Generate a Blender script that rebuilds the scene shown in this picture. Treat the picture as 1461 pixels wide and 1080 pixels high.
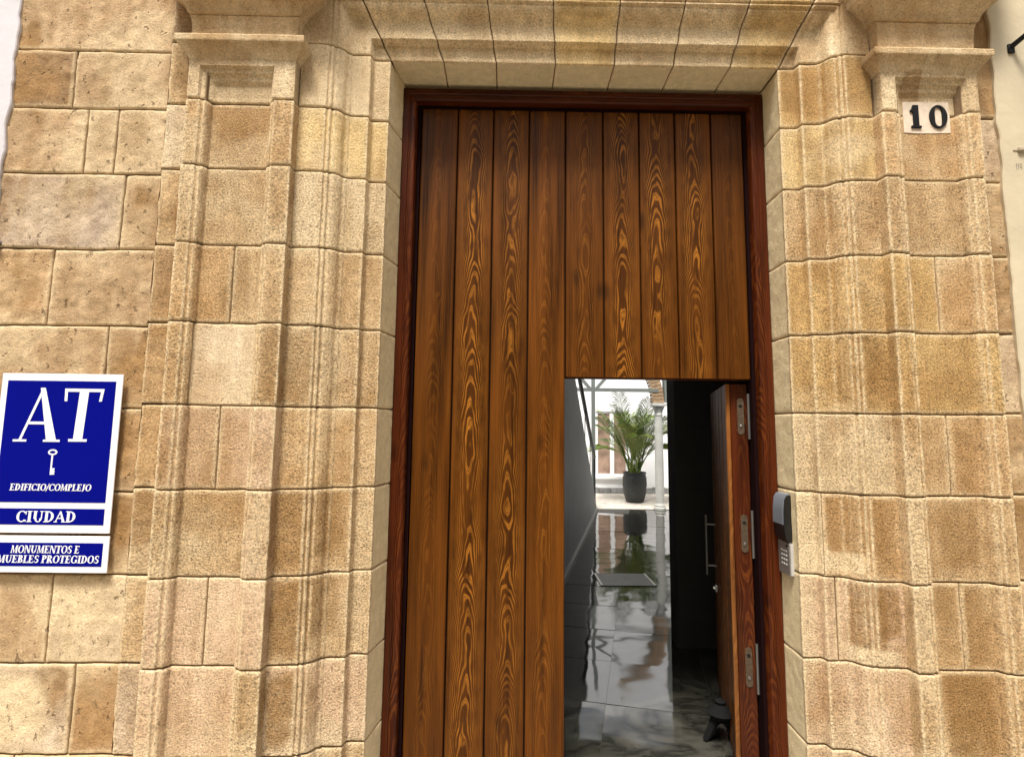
import bpy, math, random
import numpy as np
from mathutils import Matrix, Vector

# ------------------------------------------------------------------ camera, world, sun
S = bpy.context.scene
for o in list(bpy.data.objects):
    bpy.data.objects.remove(o)
C = S.collection
cam_data = bpy.data.cameras.new('camera')
cam = bpy.data.objects.new('camera', cam_data)
C.objects.link(cam)
S.camera = cam
cam_data.sensor_width = 36.0
cam_data.lens = 800.0 / 1461.0 * 36.0
cam_data.shift_y = -25.0 / 1461.0
cam_data.clip_start = 0.05
cam_data.clip_end = 500
R = Matrix(((0.99984454, -0.01325622, -0.0116261), (-0.01304101, -0.11219485, -0.99360065), (0.011867, 0.9935978, -0.11235028)))
cam.matrix_world = Matrix.Translation((0, 0, 1.65)) @ R.to_4x4()

SUN_EL, SUN_AZ = math.radians(64), math.radians(197)      # azimuth clockwise from +Y; the sun stands behind the camera
world = bpy.data.worlds.new('World')
S.world = world
world.use_nodes = True
wn = world.node_tree
bg = wn.nodes['Background']
sky = wn.nodes.new('ShaderNodeTexSky')
sky.sky_type = 'NISHITA'
sky.sun_disc = False
sky.sun_elevation = SUN_EL
sky.sun_rotation = SUN_AZ
sky.dust_density = 4.0
hs = wn.nodes.new('ShaderNodeHueSaturation')
hs.inputs['Saturation'].default_value = 0.25
wn.links.new(sky.outputs[0], hs.inputs['Color'])
wn.links.new(hs.outputs[0], bg.inputs[0])
bg.inputs[1].default_value = 0.115
sun_data = bpy.data.lights.new('sun', 'SUN')
sun_data.energy = 3.0
sun_data.angle = math.radians(14)
sun_data.color = (1.0, 0.95, 0.86)
sun = bpy.data.objects.new('sun', sun_data)
C.objects.link(sun)
sd = Vector((math.sin(SUN_AZ) * math.cos(SUN_EL), math.cos(SUN_AZ) * math.cos(SUN_EL), math.sin(SUN_EL)))
sun.rotation_euler = sd.to_track_quat('Z', 'Y').to_euler()
sun.location = sd * 20
vs = S.view_settings
vs.view_transform = 'Standard'
vs.look = 'None'
vs.gamma = 1
vs.exposure = 0.98
vs.use_curve_mapping = False

rnd = random.Random(7)
# ------------------------------------------------------------------ helpers
def tag(o, label=None, cat=None, group=None, kind=None):
    if label: o['label'] = label
    if cat: o['category'] = cat
    if group: o['group'] = group
    if kind: o['kind'] = kind
    return o

def empty(name, loc=(0, 0, 0)):
    o = bpy.data.objects.new(name, None)
    o.empty_display_size = 0.1
    C.objects.link(o)
    o.location = loc
    return o

def link(name, me, mat, parent=None):
    o = bpy.data.objects.new(name, me)
    C.objects.link(o)
    if mat: me.materials.append(mat)
    if parent is not None:
        o.parent = parent
        o.matrix_parent_inverse = Matrix.Translation(-Vector(parent.location))
    return o

class MB:
    def __init__(s): s.v, s.f = [], []
    def add(s, vs_, fs_):
        b = len(s.v)
        s.v += [tuple(p) for p in vs_]
        s.f += [tuple(i + b for i in f) for f in fs_]
    def box(s, x0, x1, y0, y1, z0, z1, bev=0.0):
        if bev <= 0:
            s.add([(x, y, z) for x in (x0, x1) for y in (y0, y1) for z in (z0, z1)],
                  [(0, 1, 3, 2), (4, 6, 7, 5), (0, 4, 5, 1), (2, 3, 7, 6), (0, 2, 6, 4), (1, 5, 7, 3)])
            return
        b = bev
        vv, idx = [], {}
        for i, (X, sx) in enumerate(((x0, 1), (x1, -1))):
            for j, (Y, sy) in enumerate(((y0, 1), (y1, -1))):
                for k, (Z, sz) in enumerate(((z0, 1), (z1, -1))):
                    idx[i, j, k, 0] = len(vv); vv.append((X, Y + sy * b, Z + sz * b))
                    idx[i, j, k, 1] = len(vv); vv.append((X + sx * b, Y, Z + sz * b))
                    idx[i, j, k, 2] = len(vv); vv.append((X + sx * b, Y + sy * b, Z))
        ff = []
        for i in (0, 1):
            q = [idx[i, 0, 0, 0], idx[i, 0, 1, 0], idx[i, 1, 1, 0], idx[i, 1, 0, 0]]
            ff.append(q if i == 0 else q[::-1])
            q = [idx[0, i, 0, 1], idx[1, i, 0, 1], idx[1, i, 1, 1], idx[0, i, 1, 1]]
            ff.append(q if i == 0 else q[::-1])
            q = [idx[0, 0, i, 2], idx[0, 1, i, 2], idx[1, 1, i, 2], idx[1, 0, i, 2]]
            ff.append(q if i == 0 else q[::-1])
        for a in (0, 1):
            for c in (0, 1):
                ff.append([idx[a, c, 0, 0], idx[a, c, 1, 0], idx[a, c, 1, 1], idx[a, c, 0, 1]])
                ff.append([idx[a, 0, c, 0], idx[a, 1, c, 0], idx[a, 1, c, 2], idx[a, 0, c, 2]])
                ff.append([idx[0, a, c, 1], idx[1, a, c, 1], idx[1, a, c, 2], idx[0, a, c, 2]])
        for a in (0, 1):
            for c in (0, 1):
                for d in (0, 1):
                    ff.append([idx[a, c, d, 0], idx[a, c, d, 1], idx[a, c, d, 2]])
        s.add(vv, ff)
    def tube(s, pts, r, n=8, caps=True):
        pts = [Vector(p) for p in pts]
        rr = r if isinstance(r, (list, tuple)) else [r] * len(pts)
        rings = []
        for i, p in enumerate(pts):
            t = (pts[min(i + 1, len(pts) - 1)] - pts[max(i - 1, 0)]).normalized()
            a = Vector((0, 0, 1)) if abs(t.z) < 0.9 else Vector((1, 0, 0))
            u = t.cross(a).normalized(); w = t.cross(u)
            rings.append([p + (u * math.cos(2 * math.pi * k / n) + w * math.sin(2 * math.pi * k / n)) * rr[i] for k in range(n)])
        vv = [q for rg in rings for q in rg]
        ff = [(i * n + k, i * n + (k + 1) % n, (i + 1) * n + (k + 1) % n, (i + 1) * n + k) for i in range(len(pts) - 1) for k in range(n)]
        if caps:
            ff += [tuple(range(n))[::-1], tuple((len(pts) - 1) * n + k for k in range(n))]
        s.add(vv, ff)
    def lathe(s, prof, cx, cy, n=24, z0=0.0):
        vv = [(cx + r * math.cos(2 * math.pi * k / n), cy + r * math.sin(2 * math.pi * k / n), z0 + z) for r, z in prof for k in range(n)]
        ff = [(i * n + k, i * n + (k + 1) % n, (i + 1) * n + (k + 1) % n, (i + 1) * n + k) for i in range(len(prof) - 1) for k in range(n)]
        ff += [tuple(range(n))[::-1], tuple((len(prof) - 1) * n + k for k in range(n))]
        s.add(vv, ff)
    def prism(s, poly, axis, a, b):
        """poly in the two other axes, extruded along axis from a to b"""
        n = len(poly)
        def mk(p, c):
            if axis == 'x': return (c, p[0], p[1])
            if axis == 'y': return (p[0], c, p[1])
            return (p[0], p[1], c)
        vv = [mk(p, a) for p in poly] + [mk(p, b) for p in poly]
        s.add(vv, [tuple(range(n)), tuple(range(n, 2 * n))[::-1]] + [(i, i + n, (i + 1) % n + n, (i + 1) % n) for i in range(n)])
    def build(s, name, mat, parent=None, smooth=False, M=None, angle=40):
        me = bpy.data.meshes.new(name)
        v = s.v if M is None else [tuple(M @ Vector(p)) for p in s.v]
        me.from_pydata(v, [], s.f)
        import bmesh
        bm = bmesh.new(); bm.from_mesh(me); bmesh.ops.recalc_face_normals(bm, faces=bm.faces); bm.to_mesh(me); bm.free()
        if smooth:
            me.shade_smooth(); me.set_sharp_from_angle(angle=math.radians(angle))
        return link(name, me, mat, parent)

# vectorised value noise
def _h(ix, iy, iz):
    n = (ix.astype(np.int64) * 374761393 + iy.astype(np.int64) * 668265263 + iz.astype(np.int64) * 2147483647) & 0xffffffff
    n = ((n ^ (n >> 13)) * 1274126177) & 0xffffffff
    n = (n ^ (n >> 16)) & 0xffffffff
    return n / 4294967295.0 * 2 - 1
def vn(p):
    i = np.floor(p); f = p - i; f = f * f * (3 - 2 * f)
    x, y, z = i[..., 0], i[..., 1], i[..., 2]
    r = 0
    for a in (0, 1):
        for b in (0, 1):
            for c in (0, 1):
                w = (f[..., 0] if a else 1 - f[..., 0]) * (f[..., 1] if b else 1 - f[..., 1]) * (f[..., 2] if c else 1 - f[..., 2])
                r = r + w * _h(x + a, y + b, z + c)
    return r
def fbm(p, sc, seed=0.0, o=3):
    r, a = 0, 1.0
    q = p * sc + seed * 17.31
    for _ in range(o):
        r = r + a * vn(q); q = q * 2.03 + 5.7; a *= 0.5
    return r / 1.75
def sst(a, b, x):
    t = np.clip((x - a) / (b - a), 0, 1)
    return t * t * (3 - 2 * t)

# ------------------------------------------------------------------ materials
def new_mat(name):
    m = bpy.data.materials.new(name); m.use_nodes = True
    nt = m.node_tree
    return m, nt, nt.nodes['Principled BSDF']
def N(nt, t, **kw):
    n = nt.nodes.new(t)
    for k, v in kw.items():
        if k in n.inputs: n.inputs[k].default_value = v
        else: setattr(n, k, v)
    return n
def math_(nt, op, a, b=None, c=None):
    n = nt.nodes.new('ShaderNodeMath'); n.operation = op
    for i, v in enumerate((a, b, c)):
        if v is None: continue
        if isinstance(v, (int, float)): n.inputs[i].default_value = v
        else: nt.links.new(v, n.inputs[i])
    return n.outputs[0]
def mix(nt, fac, a, b, mode='MIX'):
    n = nt.nodes.new('ShaderNodeMix'); n.data_type = 'RGBA'; n.blend_type = mode
    for s, v in ((0, fac), (6, a), (7, b)):
        if isinstance(v, (int, float)): n.inputs[s].default_value = v
        elif isinstance(v, tuple): n.inputs[s].default_value = (*v, 1)
        else: nt.links.new(v, n.inputs[s])
    return n.outputs[2]
def ramp(nt, fac, stops):
    n = nt.nodes.new('ShaderNodeValToRGB')
    e = n.color_ramp.elements
    while len(e) < len(stops): e.new(0.5)
    for i, (p, c) in enumerate(stops):
        e[i].position = p
        e[i].color = (*c, 1) if isinstance(c, tuple) else (c, c, c, 1)
    nt.links.new(fac, n.inputs[0])
    return n.outputs[0]
def simple(name, col, rough=0.6, metal=0.0, nscale=8.0, nvar=0.12, bump=0.0, bscale=60.0, spec=0.5, obj=False):
    m, nt, b = new_mat(name)
    tc = N(nt, 'ShaderNodeTexCoord')
    src = tc.outputs['Object']
    n1 = N(nt, 'ShaderNodeTexNoise', Scale=nscale, Detail=5.0)
    nt.links.new(src, n1.inputs['Vector'])
    c = ramp(nt, n1.outputs[0], [(0.3, tuple(v * (1 - nvar) for v in col)), (0.7, tuple(min(1, v * (1 + nvar)) for v in col))])
    nt.links.new(c, b.inputs['Base Color'])
    b.inputs['Roughness'].default_value = rough
    b.inputs['Metallic'].default_value = metal
    b.inputs['Specular IOR Level'].default_value = spec
    if bump > 0:
        n2 = N(nt, 'ShaderNodeTexNoise', Scale=bscale, Detail=4.0)
        nt.links.new(src, n2.inputs['Vector'])
        bp = N(nt, 'ShaderNodeBump', Strength=bump, Distance=0.004)
        nt.links.new(n2.outputs[0], bp.inputs['Height'])
        nt.links.new(bp.outputs[0], b.inputs['Normal'])
    return m

def stone_material(name, grain, gouge):
    m, nt, b = new_mat(name)
    geo = N(nt, 'ShaderNodeNewGeometry')
    at = N(nt, 'ShaderNodeVertexColor', layer_name='Col')
    at2 = N(nt, 'ShaderNodeAttribute', attribute_name='tooled')
    pos = geo.outputs['Position']
    n1 = N(nt, 'ShaderNodeTexNoise', Scale=120.0, Detail=4.0, Roughness=0.7); nt.links.new(pos, n1.inputs['Vector'])
    n2 = N(nt, 'ShaderNodeTexNoise', Scale=28.0, Detail=5.0, Roughness=0.6); nt.links.new(pos, n2.inputs['Vector'])
    n3 = N(nt, 'ShaderNodeTexNoise', Scale=240.0, Detail=2.0); nt.links.new(pos, n3.inputs['Vector'])
    vo = N(nt, 'ShaderNodeTexVoronoi', Scale=75.0); nt.links.new(pos, vo.inputs['Vector'])
    # tool marks: short oblique strokes
    mp = N(nt, 'ShaderNodeMapping'); nt.links.new(pos, mp.inputs[0])
    mp.inputs['Rotation'].default_value = (0, math.radians(38), 0); mp.inputs['Scale'].default_value = (34, 34, 19)
    n4 = N(nt, 'ShaderNodeTexNoise', Scale=1.0, Detail=3.0, Roughness=0.55); nt.links.new(mp.outputs[0], n4.inputs['Vector'])
    t = at2.outputs['Fac']
    g1 = math_(nt, 'SUBTRACT', n1.outputs[0], 0.5)
    g2 = math_(nt, 'SUBTRACT', n2.outputs[0], 0.5)
    g = math_(nt, 'ADD', math_(nt, 'MULTIPLY', g1, math_(nt, 'MULTIPLY_ADD', t, 2.3 * grain, 0.35)), math_(nt, 'MULTIPLY', g2, 0.55))
    val = math_(nt, 'ADD', g, 1.0)
    pit = math_(nt, 'MULTIPLY', ramp(nt, n1.outputs[0], [(0.32, 1.0), (0.42, 0.0)]), ramp(nt, n2.outputs[0], [(0.35, 1.0), (0.58, 0.15)]))
    gou = ramp(nt, n4.outputs[0], [(0.30, 1.0), (0.37, 0.0)])
    pv = math_(nt, 'MULTIPLY', pit, math_(nt, 'MULTIPLY', t, 0.7))
    gv = math_(nt, 'MULTIPLY', gou, gouge)
    hsv = N(nt, 'ShaderNodeHueSaturation')
    nt.links.new(at.outputs[0], hsv.inputs['Color']); nt.links.new(val, hsv.inputs['Value'])
    c = mix(nt, pv, hsv.outputs[0], (0.11, 0.065, 0.03))
    c = mix(nt, math_(nt, 'MULTIPLY', gv, 0.5), c, (0.13, 0.08, 0.04))
    nt.links.new(c, b.inputs['Base Color'])
    b.inputs['Roughness'].default_value = 0.92
    b.inputs['Specular IOR Level'].default_value = 0.2
    h = math_(nt, 'ADD', math_(nt, 'MULTIPLY', n1.outputs[0], math_(nt, 'MULTIPLY_ADD', t, 1.2 * grain, 0.15)), math_(nt, 'MULTIPLY', n2.outputs[0], 0.8))
    h = math_(nt, 'ADD', h, math_(nt, 'MULTIPLY', n3.outputs[0], 0.25))
    h = math_(nt, 'SUBTRACT', h, math_(nt, 'MULTIPLY', gv, 0.9))
    bp = N(nt, 'ShaderNodeBump', Strength=0.9, Distance=0.008)
    nt.links.new(h, bp.inputs['Height'])
    nt.links.new(bp.outputs[0], b.inputs['Normal'])
    return m
M_stone = stone_material('tooled_sandstone', 1.0, 0.0)
M_wall = stone_material('rough_ashlar', 0.55, 1.0)
M_mortar = simple('joint_mortar', (0.19, 0.125, 0.07), 0.95, nscale=20, bump=0.6, bscale=150, spec=0.1)

def wood_material(name, dark, mid, light, ringy=True, rough=0.38, coat=0.25, wear=0.0):
    """figured softwood: contour lines of a x^2 + g(z) give cathedral arches and eyes; obj.color = (figure, centre shift, brightness)"""
    m, nt, b = new_mat(name)
    tc = N(nt, 'ShaderNodeTexCoord'); oi = N(nt, 'ShaderNodeObjectInfo')
    sp = N(nt, 'ShaderNodeSeparateXYZ'); nt.links.new(tc.outputs['Object'], sp.inputs[0])
    sc = N(nt, 'ShaderNodeSeparateColor'); nt.links.new(oi.outputs['Color'], sc.inputs[0])
    X, Y, Z = sp.outputs
    fig, shift, bright = sc.outputs
    seed = math_(nt, 'MULTIPLY', oi.outputs['Random'], 37.0)
    def noise1(zs, xs, scale_detail=2.0, off=0.0, rough_=0.5):
        cb = N(nt, 'ShaderNodeCombineXYZ')
        nt.links.new(math_(nt, 'MULTIPLY', X, xs), cb.inputs[0])
        nt.links.new(math_(nt, 'MULTIPLY', Y, xs), cb.inputs[1])
        nt.links.new(math_(nt, 'ADD', math_(nt, 'MULTIPLY', Z, zs), math_(nt, 'ADD', seed, off)), cb.inputs[2])
        n = N(nt, 'ShaderNodeTexNoise', Scale=1.0, Detail=scale_detail, Roughness=rough_)
        nt.links.new(cb.outputs[0], n.inputs['Vector'])
        return n.outputs[0]
    gz = noise1(1.05, 0.0, 2.5, 0.0, 0.5)
    wob = noise1(2.6, 0.0, 2.0, 11.0)
    loc = noise1(4.0, 14.0, 2.0, 23.0)
    xc = math_(nt, 'ADD', math_(nt, 'ADD', X, math_(nt, 'MULTIPLY', math_(nt, 'SUBTRACT', wob, 0.5), 0.06)), math_(nt, 'MULTIPLY', math_(nt, 'SUBTRACT', shift, 0.5), 0.08))
    f = math_(nt, 'MULTIPLY', math_(nt, 'MULTIPLY', xc, xc), 1350.0)
    f = math_(nt, 'ADD', f, math_(nt, 'MULTIPLY', gz, 22.0))
    f = math_(nt, 'ADD', f, math_(nt, 'MULTIPLY', Z, 7.5))
    f = math_(nt, 'ADD', f, math_(nt, 'MULTIPLY', loc, 4.0))
    fr = math_(nt, 'FRACT', f)
    tri = math_(nt, 'ABSOLUTE', math_(nt, 'MULTIPLY_ADD', fr, 2.0, -1.0))
    line = ramp(nt, tri, [(0.0, 0.0), (0.50, 0.05), (0.74, 0.9), (0.86, 1.0), (1.0, 0.25)])
    brk = ramp(nt, noise1(9.0, 30.0, 3.0, 41.0), [(0.34, 0.15), (0.58, 1.0)])
    win = ramp(nt, math_(nt, 'MULTIPLY', math_(nt, 'ABSOLUTE', xc), 10.0), [(0.28, 1.0), (0.8, 0.3)])
    area = ramp(nt, noise1(1.3, 0.0, 2.0, 57.0), [(0.38, 0.35), (0.56, 1.0)])
    k = math_(nt, 'MULTIPLY', math_(nt, 'MULTIPLY', line, brk), math_(nt, 'MULTIPLY', win, math_(nt, 'MULTIPLY', area, fig)))
    fibre = noise1(2.2, 260.0, 4.0, 3.0, 0.6)
    broad = noise1(0.9, 22.0, 3.0, 71.0)
    base = ramp(nt, math_(nt, 'ADD', math_(nt, 'MULTIPLY', fibre, 0.5), math_(nt, 'MULTIPLY', broad, 0.5)),
                [(0.36, dark), (0.5, mid), (0.64, tuple(v * 1.7 for v in mid))])
    # the dark wood between bright lines where the figure is strong
    core = math_(nt, 'MULTIPLY', math_(nt, 'MULTIPLY', win, area), math_(nt, 'MULTIPLY', fig, 0.45))
    base = mix(nt, core, base, tuple(v * 0.9 for v in dark))
    col = mix(nt, k, base, light)
    # knots
    kn = N(nt, 'ShaderNodeTexVoronoi', Scale=1.0, feature='F1')
    cb = N(nt, 'ShaderNodeCombineXYZ')
    nt.links.new(math_(nt, 'MULTIPLY', X, 6.0), cb.inputs[0])
    nt.links.new(math_(nt, 'ADD', math_(nt, 'MULTIPLY', Z, 2.6), seed), cb.inputs[2])
    nt.links.new(cb.outputs[0], kn.inputs['Vector'])
    knot = ramp(nt, kn.outputs['Distance'], [(0.05, 0.75), (0.17, 0.0)])
    col = mix(nt, math_(nt, 'MULTIPLY', knot, 0.8), col, tuple(v * 0.6 for v in dark))
    hsv = N(nt, 'ShaderNodeHueSaturation'); nt.links.new(col, hsv.inputs['Color'])
    nt.links.new(math_(nt, 'MULTIPLY', bright, 2.0), hsv.inputs['Value'])
    nt.links.new(hsv.outputs[0], b.inputs['Base Color'])
    rr = math_(nt, 'ADD', rough, math_(nt, 'MULTIPLY', math_(nt, 'SUBTRACT', broad, 0.5), 0.3))
    nt.links.new(rr, b.inputs['Roughness'])
    b.inputs['Coat Weight'].default_value = coat
    b.inputs['Coat Roughness'].default_value = 0.3
    b.inputs['Specular IOR Level'].default_value = 0.14
    bp = N(nt, 'ShaderNodeBump', Strength=0.35, Distance=0.002)
    nt.links.new(math_(nt, 'ADD', fibre, math_(nt, 'MULTIPLY', k, 0.8)), bp.inputs['Height'])
    nt.links.new(bp.outputs[0], b.inputs['Normal'])
    return m
M_plank = wood_material('varnished_pine', (0.020, 0.0052, 0.0006), (0.088, 0.0262, 0.0020), (0.38, 0.142, 0.017), rough=0.42, coat=0.0)
M_frame = wood_material('red_mahogany_stain', (0.013, 0.0022, 0.0008), (0.068, 0.0125, 0.0028), (0.20, 0.055, 0.009), rough=0.38, coat=0.06)
M_edge = wood_material('bare_edge_wood', (0.07, 0.02, 0.004), (0.17, 0.06, 0.012), (0.32, 0.13, 0.03), rough=0.45)
M_black = simple('shadow_gap_black', (0.006, 0.004, 0.004), 0.9)
M_iron = simple('black_iron', (0.012, 0.012, 0.013), 0.45, 0.6)
M_steel = simple('brushed_steel', (0.55, 0.54, 0.52), 0.3, 1.0, nscale=60)
M_dsteel = simple('dull_dark_steel', (0.20, 0.19, 0.18), 0.45, 0.85)
M_brass = simple('aged_hinge_brass', (0.10, 0.07, 0.045), 0.55, 0.6, nscale=90, nvar=0.3, bump=0.2)
M_white = simple('white_enamel', (0.80, 0.80, 0.84), 0.3, nvar=0.02)
M_blue = simple('blue_enamel', (0.0008, 0.0028, 0.19), 0.5, nvar=0.06, nscale=3, spec=0.05)
M_plaster_w = simple('white_lime_plaster', (0.60, 0.575, 0.60), 0.9, nscale=5, nvar=0.05, bump=0.4, bscale=30, spec=0.1)
M_plaster_c = simple('cream_lime_plaster', (0.56, 0.48, 0.34), 0.9, nscale=5, nvar=0.08, bump=0.5, bscale=26, spec=0.1)

# ------------------------------------------------------------------ stones
def set_cols(me, cols, tool):
    ca = me.color_attributes.new('Col', 'FLOAT_COLOR', 'POINT')
    a = np.ones((len(cols), 4), dtype=np.float32); a[:, :3] = cols
    ca.data.foreach_set('color', a.ravel())
    ta = me.attributes.new('tooled', 'FLOAT', 'POINT')
    ta.data.foreach_set('value', np.asarray(tool, dtype=np.float32).ravel())

def grid_mesh(name, P, Nn, cols, tool, mat, parent, depth=0.035, flip=False):
    """P, Nn: (a, b, 3) front surface and outward normals; adds a skirt going back along the normals"""
    a, b = P.shape[:2]
    ring = [(i, 0) for i in range(a)] + [(a - 1, j) for j in range(1, b)] + [(i, b - 1) for i in range(a - 2, -1, -1)] + [(0, j) for j in range(b - 2, 0, -1)]
    ri = np.array(ring)
    back = P[ri[:, 0], ri[:, 1]] - Nn[ri[:, 0], ri[:, 1]] * depth
    V = np.concatenate([P.reshape(-1, 3), back])
    I = np.arange(a * b).reshape(a, b)
    q = np.stack([I[:-1, :-1], I[1:, :-1], I[1:, 1:], I[:-1, 1:]], -1).reshape(-1, 4)
    n = len(ring); r0 = I[ri[:, 0], ri[:, 1]]; k = np.arange(n)
    sk = np.stack([r0, a * b + k, a * b + (k + 1) % n, r0[(k + 1) % n]], -1)
    F = np.concatenate([q, sk])
    if flip: F = F[:, ::-1]
    me = bpy.data.meshes.new(name)
    me.vertices.add(len(V)); me.vertices.foreach_set('co', V.astype(np.float32).ravel())
    me.loops.add(F.size); me.loops.foreach_set('vertex_index', F.astype(np.int32).ravel())
    me.polygons.add(len(F)); me.polygons.foreach_set('loop_start', np.arange(0, F.size, 4, dtype=np.int32))
    me.update(calc_edges=True); me.validate()
    cc = cols.reshape(-1, 3); tt = tool.reshape(-1)
    set_cols(me, np.concatenate([cc, cc[r0] * 0.6]), np.concatenate([tt, tt[r0]]))
    me.shade_smooth(); me.set_sharp_from_angle(angle=math.radians(55))
    return link(name, me, mat, parent)

PAL = {'cream': (0.63, 0.475, 0.27), 'pale': (0.65, 0.50, 0.31), 'pink': (0.585, 0.41, 0.245), 'tan': (0.53, 0.36, 0.18),
       'gold': (0.54, 0.35, 0.14), 'yellow': (0.63, 0.45, 0.205), 'orange': (0.51, 0.325, 0.15), 'brown': (0.40, 0.255, 0.12), 'grey': (0.52, 0.385, 0.24)}
PAL = {k: (v[0] * 0.98, v[1] * 0.98, v[2] * 1.04) for k, v in PAL.items()}
PALE = np.array((0.70, 0.55, 0.345)); BROWN = np.array((0.25, 0.135, 0.045)); REVEAL = np.array((0.70, 0.57, 0.35))
# weather stains with shapes of their own: x, z, half width, half height, strength (negative: pale mortar wash)
STAINS = [(-0.87, 1.20, 0.13, 0.17, 0.55), (-0.78, 1.22, 0.07, 0.15, 0.45), (-0.89, 0.83, 0.09, 0.17, 0.8), (-0.78, 0.86, 0.07, 0.14, 0.6),
          (-0.92, 0.47, 0.06, 0.16, 0.85), (-0.83, 0.46, 0.04, 0.14, 0.5), (-0.93, 1.9, 0.12, 0.16, 0.5), (-1.04, 1.9, 0.05, 0.16, 0.35),
          (1.55, 1.22, 0.13, 0.14, 0.62), (1.66, 1.18, 0.05, 0.17, 0.5), (1.58, 0.85, 0.07, 0.15, 0.85), (1.66, 0.87, 0.05, 0.12, 0.8),
          (1.97, 1.2, 0.10, 0.14, 0.6), (1.97, 0.46, 0.11, 0.17, 0.9), (1.90, 0.83, 0.05, 0.14, 0.5), (2.03, 0.82, 0.05, 0.16, 0.4),
          (1.62, 1.9, 0.1, 0.16, 0.45), (2.0, 1.9, 0.12, 0.15, 0.25), (1.55, 3.28, 0.18, 0.14, 0.35), (1.9, 3.25, 0.06, 0.07, 0.6), (1.97, 3.36, 0.08, 0.03, 0.3),
          (2.04, 1.52, 0.05, 0.14, 0.4), (0.36, 3.66, 0.15, 0.03, 0.3), (1.2, 3.64, 0.12, 0.04, 0.4), (-0.35, 3.56, 0.2, 0.06, -0.4), (0.8, 3.55, 0.25, 0.07, -0.4),
          (-1.44, 1.2, 0.04, 0.15, 0.3), (-1.55, 1.25, 0.05, 0.14, 0.5), (-1.44, 1.55, 0.03, 0.15, 0.25), (-1.75, 1.55, 0.12, 0.14, 0.35), (-1.7, 1.15, 0.1, 0.14, 0.45),
          (-1.7, 1.9, 0.1, 0.12, 0.35), (-1.70, 0.45, 0.1, 0.14, 0.45), (-2.2, 2.25, 0.1, 0.12, 0.35), (-2.2, 3.25, 0.1, 0.12, 0.3), (-1.8, 2.95, 0.12, 0.12, 0.25),
          (-1.2, 2.28, 0.05, 0.14, 0.35), (-1.25, 2.95, 0.12, 0.12, 0.15), (-1.7, 3.5, 0.1, 0.1, -0.4), (-2.1, 2.6, 0.2, 0.14, -0.25),
          (-2.15, 0.45, 0.28, 0.15, -0.9), (-1.85, 0.86, 0.13, 0.08, -0.5), (1.40, 1.08, 0.06, 0.06, -0.9), (1.52, 1.06, 0.07, 0.045, -0.8), (1.60, 0.68, 0.1, 0.035, -0.8),
          (1.765, 1.0, 0.035, 0.5, -0.5), (-0.64, 1.1, 0.04, 0.5, -0.35), (1.37, 1.1, 0.04, 0.6, -0.45), (-1.03, 1.2, 0.035, 0.17, -0.5), (1.95, 3.30, 0.02, 0.1, -0.6)]

def colour(P, e, base, seed, stain=0.35, reveal=None, margin=0.65):
    c = np.ones(P.shape) * np.array(base)
    st = fbm(P * np.array((1, 1, 0.07)), 28.0, 55.0); c = c * (1 + 0.30 * st[..., None] * np.array((0.8, 1.0, 1.25)))
    b = fbm(P, 5.0, seed); c = c * (1 + 0.26 * b[..., None] * np.array((0.8, 1.0, 1.3)))
    b2 = fbm(P * np.array((1, 1, 0.35)), 9.0, seed + 3)
    c = c + (BROWN - c) * (np.clip(sst(0.0, 0.55, b2) * stain * 1.5, 0, 1))[..., None]
    b3 = fbm(P, 3.5, seed + 9)
    c = c + (PALE - c) * (sst(0.1, 0.6, b3) * 0.35)[..., None]
    b4 = fbm(P, 2.1, 77.0); b5 = fbm(P, 8.0, 78.0)                     # washes that run across the joints
    c = c + (PALE - c) * (sst(0.12, 0.42, b4 + 0.3 * b5) * 0.45)[..., None]
    c = c + (BROWN * 1.5 - c) * (sst(0.15, 0.5, -b4 + 0.35 * b5) * 0.42)[..., None]
    wn_ = fbm(P, 13.0, 4.0)
    wn2 = fbm(P, 45.0, 8.0)
    for (x, z, rx, rz, s) in STAINS:
        d = np.maximum(np.abs(P[..., 0] - x) / rx, np.abs(P[..., 2] - z) / rz) * 0.6 + np.hypot((P[..., 0] - x) / rx, (P[..., 2] - z) / rz) * 0.4
        k = sst(1.15, 0.78, d + 0.28 * wn_ + 0.12 * wn2) * min(1.0, abs(s) * 1.3)
        k = k * (0.75 + 0.25 * wn2)
        k = np.clip(k * sst(2.78, 2.62, P[..., 1]), 0, 1)
        tgt = BROWN * 1.1 if s > 0 else PALE
        c = c + (tgt - c) * k[..., None]
    if reveal is not None:
        r = np.ones(P.shape) * REVEAL * (1 + 0.10 * b[..., None])
        c = c + (r - c) * reveal[..., None]
    edge = sst(0.022 + 0.012 * wn_, 0.004, e + 0.006 * wn2) * margin
    c = c + (PALE * 1.05 - c) * np.clip(edge, 0, 1)[..., None]
    return np.clip(c, 0.02, 0.85)

def bevel_poly(pts, r):
    out = [pts[0]]
    for i in range(1, len(pts) - 1):
        p0, p, p1 = map(np.array, (pts[i - 1], pts[i], pts[i + 1]))
        l0, l1 = np.linalg.norm(p - p0), np.linalg.norm(p1 - p)
        rr = min(r, l0 * 0.4, l1 * 0.4)
        a = p + (p0 - p) / l0 * rr; b = p + (p1 - p) / l1 * rr
        mid = p * 0.5 + (a + b) * 0.25
        out += [tuple(a), tuple(mid), tuple(b)]
    out.append(pts[-1])
    return np.array(out)

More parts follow.
